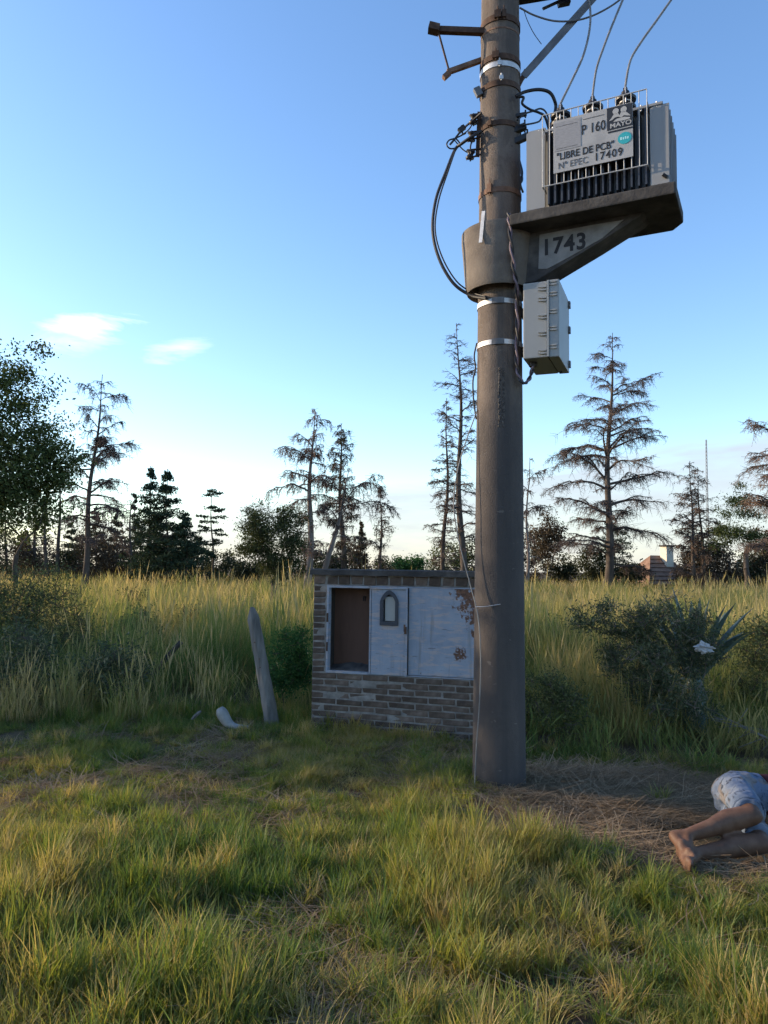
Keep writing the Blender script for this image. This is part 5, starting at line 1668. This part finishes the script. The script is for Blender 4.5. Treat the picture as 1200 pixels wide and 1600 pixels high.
# ------------------------------------------------------------------ house, shed, wall and mast beyond the field
def make_far_buildings():
    Y = 60.0
    k = PX(Y)
    o = ground_at(1024, Y)
    h = thing('tiled_house', 'brown steep-roofed house with cream chimney among the right trees', 'house', o, rad(24))
    w, d = 5.2, 4.2
    m = MB(); m.box(-w / 2 + 0.3, w / 2 - 0.3, -d / 2 + 0.3, d / 2 - 0.3, 0, 0.9); m.build('wall', 'house_wall', h)
    # pyramid-like roof with a short ridge
    rz, ez = 3.0, 0.75
    r0, r1 = Vector((-0.5, 0, rz)), Vector((1.1, 0, rz))
    c = [Vector((-w / 2, -d / 2, ez)), Vector((w / 2, -d / 2, ez)), Vector((w / 2, d / 2, ez)), Vector((-w / 2, d / 2, ez))]
    m = MB()
    m.add([*c, r0, r1, *[p - Vector((0, 0, 0.15)) for p in c]], [(0, 1, 5, 4), (1, 2, 5), (2, 3, 4, 5), (3, 0, 4), (0, 6, 7, 1), (1, 7, 8, 2), (2, 8, 9, 3), (3, 9, 6, 0), (6, 9, 8, 7)])
    rf = m.build('roof', 'roof_tile', h)
    nrm = (c[1] - c[0]).cross(r0 - c[0]).normalized()
    for i in range(7):                                   # courses of tiles read as steps
        t0_, t1 = i / 7, (i + 1) / 7
        a0, b0 = c[0].lerp(r0, t0_), c[1].lerp(r1, t0_)
        a1, b1 = c[0].lerp(r0, t1), c[1].lerp(r1, t1)
        m = MB()
        m.add([a0 + nrm * 0.09, b0 + nrm * 0.09, b1 + nrm * 0.02, a1 + nrm * 0.02, a0, b0], [(0, 1, 2, 3), (4, 5, 1, 0)])
        m.build('tile_course', 'roof_tile', rf, fixn=False)
    m = MB(); m.box(0.3, 1.0, -0.9, -0.2, 1.6, 3.7); ch = m.build('chimney', 'cream', rf, bevel=0.03)
    m = MB(); m.box(0.23, 1.07, -0.97, -0.13, 3.7, 3.82); m.build('chimney_cap', 'concrete_dark', ch)
    for x in (-1.6, 0.0, 1.6):
        m = MB(); m.box(x - 0.4, x + 0.4, -d / 2 + 0.27, -d / 2 + 0.30, 0.2, 0.75); wd = m.build('window', 'glass_dark', h)
    o = ground_at(1146, 63)
    s = thing('low_shed', 'low dark flat-roofed building behind the slim right-hand pair', 'shed', o)
    m = MB(); m.box(-2.4, 2.4, -1.5, 1.5, 0, 1.7); m.build('wall', 'house_wall', s)
    m = MB(); m.box(-2.6, 2.6, -1.7, 1.7, 1.7, 1.85); m.build('roof', 'concrete_dark', s)
    for x in (-0.55, 0.15):
        m = MB(); m.box(x, x + 0.25, -0.2, 0.05, 1.85, 2.75); m.build('flue', 'house_wall', s)
    for x in (-1.4, 0.9):
        m = MB(); m.box(x, x + 0.8, -1.53, -1.5, 0.5, 1.4); m.build('window', 'glass_dark', s)
    # pale low wall on the left
    o = ground_at(388, 57)
    s = thing('low_wall', 'pale grey low wall behind the small grey-green tree', 'wall', o)
    m = MB(); m.box(-1.2, 1.0, -0.1, 0.1, 0, 1.05); m.build('wall_panel', 'concrete', s)
    m = MB(); m.box(-1.25, 1.05, -0.14, 0.14, 1.05, 1.13); m.build('coping', 'concrete', s)
    # mast
    o = ground_at(1107, 170)
    t = thing('radio_mast', 'thin distant lattice mast rising above the slim right-hand pair', 'mast', o)
    H_ = at(1107, 687, 170).z
    L = [Vector((0.35 * math.cos(a), 0.35 * math.sin(a), 0)) for a in (0.3, 2.4, 4.5)]
    for p in L:
        m = MB(); m.tube([p, p * 0.4 + Vector((0, 0, H_))], 0.045, 5); m.build('mast_leg', 'steel_grey', t)
    m = MB()
    n = 40
    for i in range(n):
        z0, z1 = H_ * i / n, H_ * (i + 1) / n
        f0, f1 = 1 - 0.6 * i / n, 1 - 0.6 * (i + 1) / n
        for a in range(3):
            p, q = L[a] * f0 + Vector((0, 0, z0)), L[(a + 1) % 3] * f1 + Vector((0, 0, z1))
            m.bar(p, q, 0.03, 0.03, up=(0.3, 0.5, 0.2))
    b = m.build('lattice', 'steel_grey', t); b['kind'] = 'stuff'
make_far_buildings()

# ------------------------------------------------------------------ near bushes and agave
def make_near_plants():
    b = ground_at(70, 10.5)
    leafy_tree('thorn_bush', 'loose hazy thorn bush at the left edge of the tall grass', b, 1.9, [pxblob(70, 950, 60, 40, 10.5, b), pxblob(20, 940, 50, 45, 10.5, b), pxblob(115, 980, 40, 35, 10.5, b), pxblob(60, 1010, 70, 30, 10.5, b), pxblob(-50, 960, 60, 50, 10.5, b), pxblob(75, 905, 40, 20, 10.5, b)],
               71, mat='lf_olive', n_leaf=26000, leaf=0.034, trunk_r=0.018, limbs=190, clump=0.12, fork=0.12, stems=6, cat='bush', aspect=0.35)
    b = ground_at(1020, 7.5)
    leafy_tree('thorn_bush', 'dark twiggy thorn bush holding the plastic bag right of the pole', b, 1.3, [pxblob(1045, 970, 60, 42, 7.5, b), pxblob(965, 970, 45, 36, 7.5, b), pxblob(1000, 1035, 70, 50, 7.5, b), pxblob(1095, 1000, 38, 55, 7.5, b), pxblob(905, 965, 32, 20, 7.5, b), pxblob(1050, 1090, 70, 40, 7.5, b)],
               72, mat='lf_bush', n_leaf=22000, leaf=0.042, trunk_r=0.014, limbs=190, clump=0.05, fork=0.1, stems=9, cat='bush', aspect=0.24, bark='bark_pale')
    b = ground_at(1190, 8.3)
    leafy_tree('bush', 'olive bush at the right picture edge behind the bag', b, 1.2, [pxblob(1195, 1000, 40, 40, 8.3, b), pxblob(1185, 1060, 40, 50, 8.3, b)],
               73, mat='lf_olive', n_leaf=6000, leaf=0.04, trunk_r=0.02, limbs=60, clump=0.09, fork=0.1, stems=6, cat='bush', aspect=0.35)
    b = ground_at(452, 8.35)
    leafy_tree('leafy_weed', 'fresh green leafy weed between the leaning post and the kiosk', b, 0.9, [pxblob(455, 1010, 26, 30, 8.35, b), pxblob(440, 1050, 28, 30, 8.35, b), pxblob(472, 1045, 18, 34, 8.35, b)],
               74, mat='lf_fresh', n_leaf=4500, leaf=0.04, trunk_r=0.012, limbs=50, clump=0.06, fork=0.1, stems=6, cat='weed', aspect=0.4)
    b = ground_at(850, 7.3)
    leafy_tree('leafy_weed', 'grey-green leafy weed right beside the pole', b, 0.8, [pxblob(850, 1090, 32, 45, 7.3, b), pxblob(890, 1110, 30, 40, 7.3, b)],
               75, mat='lf_olive', n_leaf=4500, leaf=0.035, trunk_r=0.012, limbs=50, clump=0.06, fork=0.1, stems=6, cat='weed', aspect=0.3)
    for k, (px, Y, w, h_, mat, lab) in enumerate(((376, 19, 20, 26, 'lf_olive', 'small dark bush in the field left of the small grey-green tree'), (205, 24, 26, 22, 'lf_shrub', 'low dark bush in the field below the evergreens'), (215, 13.5, 30, 34, 'lf_olive', 'olive bush in the tall grass above the broken stake'),
                                                 (300, 16, 24, 26, 'lf_bush', 'grey-green bush in the field left of the leaning post'), (865, 12, 30, 34, 'lf_olive', 'olive bush in the field just right of the pole'), (1150, 11, 34, 40, 'lf_olive', 'olive bush in the field behind the agave'), (930, 17, 30, 22, 'lf_bush', 'low grey-green bush in the field below the great dead tree'), (20, 8.6, 60, 60, 'lf_bush', 'grey-green weeds in the shade at the left picture edge'), (180, 8.7, 50, 46, 'lf_bush', 'grey-green weeds in the shade right of the left edge'))):
        b = ground_at(px, Y)
        py = 893 + 1.6 / Y * F - h_ * 1.4
        leafy_tree('field_bush', lab, b, 0.9, [pxblob(px, py, w, h_, Y, b), pxblob(px - w * 0.6, py + h_ * 0.4, w * 0.6, h_ * 0.7, Y, b), pxblob(px + w * 0.6, py + h_ * 0.3, w * 0.6, h_ * 0.8, Y, b)], 400 + k, mat=mat, n_leaf=4200, leaf=0.028 + 0.0022 * Y, trunk_r=0.012, limbs=60, clump=0.05 + 0.004 * Y, fork=0.12, stems=6, cat='bush', aspect=0.35, group='low bushes in the tall grass')
    # agave: thick leaves in a rosette
    Y = 7.95
    o = ground_at(1082, Y)
    o.z = 0.12
    a = thing('agave', 'blue-green agave with thick pointed leaves behind the thorn bush', 'agave', o)
    rg = random.Random(9)
    for i in range(26):
        az_ = i * 2.4 + rg.uniform(-0.2, 0.2)
        ph = rad(6 + 46 * (i / 25) ** 0.9)
        L = rg.uniform(0.72, 0.98)
        out = Vector((math.cos(az_), math.sin(az_), 0)); sd = Vector((-math.sin(az_), math.cos(az_), 0))
        vs = []
        q = Vector((0, 0, 0.42)) + out * 0.05
        n = 9
        for k in range(n + 1):
            t = k / n
            p_ = ph + 0.35 * t * t * (0.3 + ph)
            d = out * math.sin(p_) + Vector((0, 0, 1)) * math.cos(p_)
            nrm = -out * math.cos(p_) + Vector((0, 0, 1)) * math.sin(p_)
            w = 0.065 * (0.55 + 1.6 * t * (1 - t) * 1.2) * (1 - t ** 3) + 0.002
            th = 0.018 * (1 - t) + 0.002
            vs += [q - sd * w + nrm * w * 0.45, q + nrm * 0.0, q + sd * w + nrm * w * 0.45, q - nrm * th]
            q = q + d * (L / n)
        fs = [(k * 4 + j, k * 4 + (j + 1) % 4, k * 4 + 4 + (j + 1) % 4, k * 4 + 4 + j) for k in range(n) for j in range(4)]
        m = MB(); m.add(vs, fs)
        m.build('leaf', 'agave', a, smooth=True)
    m = MB(); m.lathe([(0.0, -0.1), (0.13, -0.1), (0.12, 0.25), (0.07, 0.42), (0.0, 0.46)], 12); m.build('stem', 'agave', a, smooth=True)
    # fallen dry branch at the right
    rg = random.Random(12)
    segs = []
    p = at_z(1135, 1122, 0.28); e = at_z(1225, 1166, 0.16)
    o = Vector((p.x, p.y, 0))
    for i in range(10):
        a0, a1 = p.lerp(e, i / 10), p.lerp(e, (i + 1) / 10)
        segs.append((a0 - o, a1 - o, 0.006 + 0.0006 * i, 0.0066 + 0.0006 * i))
        for j in range(2):
            d = Vector((rg.gauss(-0.3, 0.6), rg.gauss(0, 0.6), rg.gauss(0.0, 0.5))).normalized() * rg.uniform(0.12, 0.35)
            segs.append((a0 - o, a0 - o + d, 0.004, 0.0025))
    b = link_mesh('dry_branch', seg_mesh('dry_branch', segs, 5), 'weathered_wood', None, o)
    tag(b, 'dry forked branch lying in the weeds behind the person', 'branch')
make_near_plants()

# ------------------------------------------------------------------ grass
def clump_mesh(name, seed, n, rad_, L, w, lean, curve, rows=5, spread=1.0, seedhead=0.0, mat='grass', flat=False):
    r = np.random.default_rng(seed)
    az_ = r.uniform(0, 2 * np.pi, n)
    rr = rad_ * np.sqrt(r.uniform(0, 1, n))
    a2 = r.uniform(0, 2 * np.pi, n)
    x0, y0 = rr * np.cos(a2), rr * np.sin(a2)
    ln = L * r.uniform(0.45, 1.1, n)
    ph0 = np.abs(r.normal(0, lean, n)) + (1.35 if flat else 0)
    ph1 = np.abs(r.normal(curve, curve * 0.5, n)) * (0.2 if flat else 1)
    wd = w * r.uniform(0.6, 1.3, n)
    tw = r.uniform(-0.5, 0.5, n)
    V, Hh, Rn = [], [], []
    px, py, pz = x0.copy(), y0.copy(), np.full(n, 0.012 if flat else -0.01)
    rnd = r.uniform(0, 1, n)
    head = r.uniform(0, 1, n) < seedhead
    for k in range(rows + 1):
        t = k / rows
        prof = (0.75 + 0.6 * t - 1.33 * t ** 3) if not flat else (1 - 0.6 * t)
        ww = wd * max(prof, 0.04)
        ww = np.where(head, wd * (0.32 if t < 0.78 else (2.1 if t < 0.99 else 0.3)), ww)
        sx, sy = -np.sin(az_ + tw), np.cos(az_ + tw)
        V.append(np.stack([px - sx * ww / 2, py - sy * ww / 2, pz], 1))
        V.append(np.stack([px + sx * ww / 2, py + sy * ww / 2, pz], 1))
        Hh += [np.full(n, t)] * 2
        Rn += [np.where(head, np.clip(rnd * 0.3 + 0.7, 0, 1), rnd)] * 2
        ph = ph0 + ph1 * ((k + 0.5) / rows) ** 1.4 * np.where(head, 0.5, 1.0)
        st = ln / rows
        if flat:
            az_ = az_ + r.normal(0, 0.13, n)
            ph = np.clip(ph, 1.3, 1.75)
        px = px + np.cos(az_) * np.sin(ph) * st
        py = py + np.sin(az_) * np.sin(ph) * st
        pz = pz + np.cos(ph) * st
        if flat: pz = np.maximum(pz, 0.004)
    V = np.stack(V, 1).reshape(-1, 3)
    Hh = np.stack(Hh, 1).ravel(); Rn = np.stack(Rn, 1).ravel()
    i = np.arange(n)[:, None] * (2 * (rows + 1)) + 2 * np.arange(rows)[None]
    f = np.stack([i, i + 1, i + 3, i + 2], -1).reshape(-1, 4)
    me = np_mesh(name, V, f, {'rnd': Rn, 'h': Hh})
    me.materials.append(M[mat])
    return me

def gn_scatter(name, label, cat, pts, rot, scl, idx, tint, meshes):
    """one object: a tuft of grass stands on every vertex"""
    col = bpy.data.collections.new(name + '_tufts')
    for k, me in enumerate(meshes):
        col.objects.link(bpy.data.objects.new('%s_tuft_%02d' % (name, k), me))
    me = bpy.data.meshes.new(name)
    n = len(pts)
    me.vertices.add(n)
    me.vertices.foreach_set('co', np.ascontiguousarray(pts, dtype=np.float32).ravel())
    for nm, ty, arr in (('rot', 'FLOAT_VECTOR', rot), ('scl', 'FLOAT_VECTOR', scl)):
        a = me.attributes.new(nm, ty, 'POINT'); a.data.foreach_set('vector', np.ascontiguousarray(arr, dtype=np.float32).ravel())
    a = me.attributes.new('idx', 'INT', 'POINT'); a.data.foreach_set('value', np.ascontiguousarray(idx, dtype=np.int32))
    a = me.attributes.new('tint', 'FLOAT', 'POINT'); a.data.foreach_set('value', np.ascontiguousarray(tint, dtype=np.float32))
    o = bpy.data.objects.new(name, me)
    COL.objects.link(o)
    tag(o, label, cat, kind='stuff')
    g = bpy.data.node_groups.new(name + '_scatter', 'GeometryNodeTree')
    g.interface.new_socket('Geometry', in_out='INPUT', socket_type='NodeSocketGeometry')
    g.interface.new_socket('Geometry', in_out='OUTPUT', socket_type='NodeSocketGeometry')
    N = g.nodes.new
    gi, go = N('NodeGroupInput'), N('NodeGroupOutput')
    ip, ci = N('GeometryNodeInstanceOnPoints'), N('GeometryNodeCollectionInfo')
    ci.inputs['Collection'].default_value = col
    ci.inputs['Separate Children'].default_value = True
    ci.inputs['Reset Children'].default_value = True
    ip.inputs['Pick Instance'].default_value = True
    def na(nm, ty):
        q = N('GeometryNodeInputNamedAttribute'); q.data_type = ty; q.inputs['Name'].default_value = nm
        return q.outputs['Attribute']
    lk = g.links.new
    lk(gi.outputs[0], ip.inputs['Points']); lk(ci.outputs[0], ip.inputs['Instance'])
    lk(na('idx', 'INT'), ip.inputs['Instance Index']); lk(na('rot', 'FLOAT_VECTOR'), ip.inputs['Rotation']); lk(na('scl', 'FLOAT_VECTOR'), ip.inputs['Scale'])
    lk(ip.outputs[0], go.inputs[0])
    md = o.modifiers.new('scatter', 'NODES'); md.node_group = g
    return o

def in_kiosk(x, y, pad=0.05):
    c, s = math.cos(-HUT_A), math.sin(-HUT_A)
    dx, dy = x - HUT.x, y - HUT.y
    u, v = c * dx - s * dy, s * dx + c * dy
    return (u > -pad) & (u < HW + pad) & (v > -pad) & (v < HD + pad)
def dirt(x, y):
    """1 where the earth beside the pole is trodden bare"""
    n = (vnoise(x, y, 8, 0.5) - 0.5) * 0.7 + (vnoise(x, y, 9, 0.18) - 0.5) * 0.3
    e = ((x - 1.75) / 1.25) ** 2 + ((y - 5.35) / (0.95 + 0.1 * x)) ** 2 + n
    return np.clip((1.05 - e) * 3.5, 0, 1)
def tall_front(x):
    """where the tall grass begins"""
    return np.interp(x, [-6, -3, -1.2, -0.5, 0.9, 1.15, 1.6, 2.4, 4.0, 7], [7.6, 8.0, 8.35, 8.6, 8.6, 6.75, 6.65, 6.5, 6.3, 6.2])

def make_grass():
    r = np.random.default_rng(77)
    def cand(n, x0, x1, y0, y1):
        return r.uniform(x0, x1, n), r.uniform(y0, y1, n)
    # ---- verge grass in front
    x, y = cand(27000, -6.2, 6.6, 1.3, 9.2)
    keep = (np.abs(x) < 0.56 * y + 2.0) & (np.hypot(x - POLE.x, y - POLE.y) > 0.21) & ~in_kiosk(x, y, 0.0)
    patch = 0.5 * vnoise(x, y, 31, 0.55) + 0.3 * vnoise(x, y, 32, 0.22) + 0.2 * vnoise(x, y, 33, 1.6)
    dens = np.clip((patch - 0.30) * 4.0, np.interp(y, [3.6, 4.6], [0.5, 0.3]), 1.0)
    dens *= 1 - 0.97 * dirt(x, y)
    dens *= np.where(y > tall_front(x) + 0.4, 0.0, 1.0)
    dens *= np.interp(y, [0, 4, 6, 9], [1.0, 0.95, 0.8, 0.75])
    # keep the person clear
    body = (x > 1.55) & (x < 3.4) & (y > 4.15) & (y < 5.15)
    dens *= np.where(body, 0.0, 1.0)
    keep &= r.uniform(0, 1, len(x)) < dens
    x, y, patch = x[keep], y[keep], patch[keep]
    n = len(x)
    hgt = np.interp(y, [1.5, 3.2, 4.3, 5.2, 6.5, 7.6, 8.6], [0.9, 0.95, 0.72, 0.5, 0.45, 0.6, 0.9]) * (0.5 + 0.9 * np.clip((patch - 0.3) * 1.8, 0, 1)) * r.uniform(0.7, 1.3, n)
    hgt *= np.where((x > 1.35) & (y > 3.7) & (y < 4.5), 0.42, 1.0)
    hgt *= np.where((np.abs(x - 0.45) < 0.4) & (np.abs(y - 6.2) < 0.75), 1.5, 1.0)
    tint = np.clip(0.33 + 0.85 * (vnoise(x, y, 41, 0.8) - 0.5) + 0.35 * (vnoise(x, y, 42, 0.25) - 0.5) + r.normal(0, 0.13, n), 0, 1)
    tint = np.where(r.uniform(0, 1, n) < 0.20, r.uniform(0.7, 1.0, n), tint)
    ms = [clump_mesh('turf', 500 + k, 85, 0.10 + 0.015 * (k % 3), 0.20, 0.0042, 0.34, 0.75) for k in range(5)]
    ms += [clump_mesh('turf', 520 + k, 70, 0.06, 0.29, 0.0054, 0.24, 0.6) for k in range(4)]
    ms += [clump_mesh('turf', 540 + k, 90, 0.14, 0.12, 0.0038, 0.6, 0.9, rows=4) for k in range(3)]
    pr = np.where(y < 4.6, r.choice(12, n, p=[.09] * 5 + [.10] * 4 + [.05] * 3), r.choice(12, n, p=[.08] * 5 + [.03] * 4 + [.16] * 3))
    z = ground_z(x, y)
    rot = np.stack([r.normal(0, 0.08, n), r.normal(0, 0.08, n), r.uniform(0, 6.28, n)], 1)
    scl = np.stack([np.clip(hgt, 0.6, 1.3) ** 0.4, np.clip(hgt, 0.6, 1.3) ** 0.4, hgt], 1)
    gn_scatter('verge_grass', 'short tufted green and straw coloured grass in the foreground', 'grass', np.stack([x, y, z], 1), rot, scl, pr, tint, ms)
    # ---- dry litter everywhere on the verge, thick on the bare patch
    x, y = cand(15000, -5, 5.5, 1.6, 8.2)
    keep = (np.abs(x) < 0.56 * y + 1.0) & (np.hypot(x - POLE.x, y - POLE.y) > 0.24) & ~in_kiosk(x, y, 0.05) & (y < tall_front(x) + 0.2)
    keep &= r.uniform(0, 1, len(x)) < np.clip(np.interp(y, [2.5, 4.2], [0.0, 0.10]) + 0.95 * dirt(x, y) + 0.6 * (vnoise(x, y, 51, 0.6) - 0.6), 0, 1)
    keep &= ~((x > 1.6) & (x < 3.4) & (y > 4.25) & (y < 5.1))
    x, y = x[keep], y[keep]
    n = len(x)
    ms = [clump_mesh('straw', 600 + k, 26, 0.16, 0.36, 0.0062, 0.1, 0.3, rows=6, mat='straw', flat=True) for k in range(6)]
    rot = np.stack([r.normal(0, 0.05, n), r.normal(0, 0.05, n), r.uniform(0, 6.28, n)], 1)
    s = r.uniform(0.6, 1.3, n)
    gn_scatter('straw_litter', 'dry straw lying on the bare earth and between the tufts', 'straw', np.stack([x, y, ground_z(x, y) + 0.006], 1), rot, np.stack([s, s, s], 1), r.integers(0, 6, n), np.clip(r.normal(0.45, 0.25, n), 0, 1), ms)
    # ---- tall grass of the field
    xs, ys = [], []
    for (y0, y1, per_m2) in ((6.0, 12, 15), (12, 20, 6), (20, 34, 2.2), (34, 62, 1.1)):
        w = 0.56 * y1 + 2.5
        a, b = cand(int((y1 - y0) * 2 * w * per_m2), -w, w, y0, y1)
        xs.append(a); ys.append(b)
    x, y = np.concatenate(xs), np.concatenate(ys)
    keep = (np.abs(x) < 0.56 * y + 2.5) & ~in_kiosk(x, y, 0.06) & (y > tall_front(x) + (vnoise(x, y, 61, 0.4) - 0.5) * 0.9)
    keep &= r.uniform(0, 1, len(x)) < np.clip(0.45 + 1.1 * (vnoise(x, y, 62, 1.1) - 0.25), 0.1, 1)
    keep &= ~((np.abs(x - (-0.2)) < 0.9) & (y < 8.3) & (y > 6.5))
    x, y = x[keep], y[keep]
    n = len(x)
    depth = y - tall_front(x)
    hgt = np.interp(depth, [-0.3, 0.4, 1.5, 4, 30], [0.45, 0.62, 0.78, 0.95, 1.05]) * r.uniform(0.75, 1.15, n) * (0.42 + 0.65 * vnoise(x, y, 63, 1.3) + 0.5 * vnoise(x, y, 66, 4.0))
    tint = np.clip(np.interp(depth, [0, 2, 6, 25, 50], [0.40, 0.47, 0.58, 0.66, 0.76]) + 0.8 * (vnoise(x, y, 64, 1.6) - 0.5) + 0.4 * (vnoise(x, y, 65, 0.5) - 0.5) + r.normal(0, 0.15, n), 0, 1)
    tint = np.where(r.uniform(0, 1, n) < 0.14, r.uniform(0.7, 1.0, n), tint)
    ms = [clump_mesh('tall', 700 + k, 75, 0.20, 1.05, 0.007, 0.13, 0.40, rows=6, seedhead=0.25, mat='grass_tall') for k in range(5)]
    ms += [clump_mesh('tall', 720 + k, 85, 0.22, 0.80, 0.0075, 0.20, 0.65, rows=6, seedhead=0.06, mat='grass_tall') for k in range(4)]
    ms += [clump_mesh('tall', 740 + k, 85, 0.24, 0.45, 0.007, 0.35, 0.8, rows=5, mat='grass_tall') for k in range(3)]
    ms += [clump_mesh('stalks', 760 + k, 16, 0.16, 1.25, 0.006, 0.16, 0.25, rows=7, seedhead=0.85, mat='grass_tall') for k in range(3)]
    pr = np.where(depth < 1.6, r.choice(12, n, p=[.05] * 5 + [.10] * 4 + [.35 / 3] * 3), r.choice(12, n, p=[.11] * 5 + [.0875] * 4 + [.10 / 3] * 3))
    stalk = r.uniform(0, 1, n) < 0.16
    pr = np.where(stalk, 12 + r.integers(0, 3, n), pr)
    tint = np.where(stalk, r.uniform(0.75, 1.0, n), tint)
    thick = np.interp(y, [8, 20, 40], [1.0, 1.6, 2.4])
    rot = np.stack([r.normal(0, 0.07, n), r.normal(0, 0.07, n), r.uniform(0, 6.28, n)], 1)
    gn_scatter('field_grass', 'tall seeding grass filling the field behind the kiosk', 'grass', np.stack([x, y, ground_z(x, y) * np.clip((60 - y) / 40, 0, 1)], 1), rot, np.stack([thick, thick, hgt], 1), pr, tint, ms)
    
make_grass()
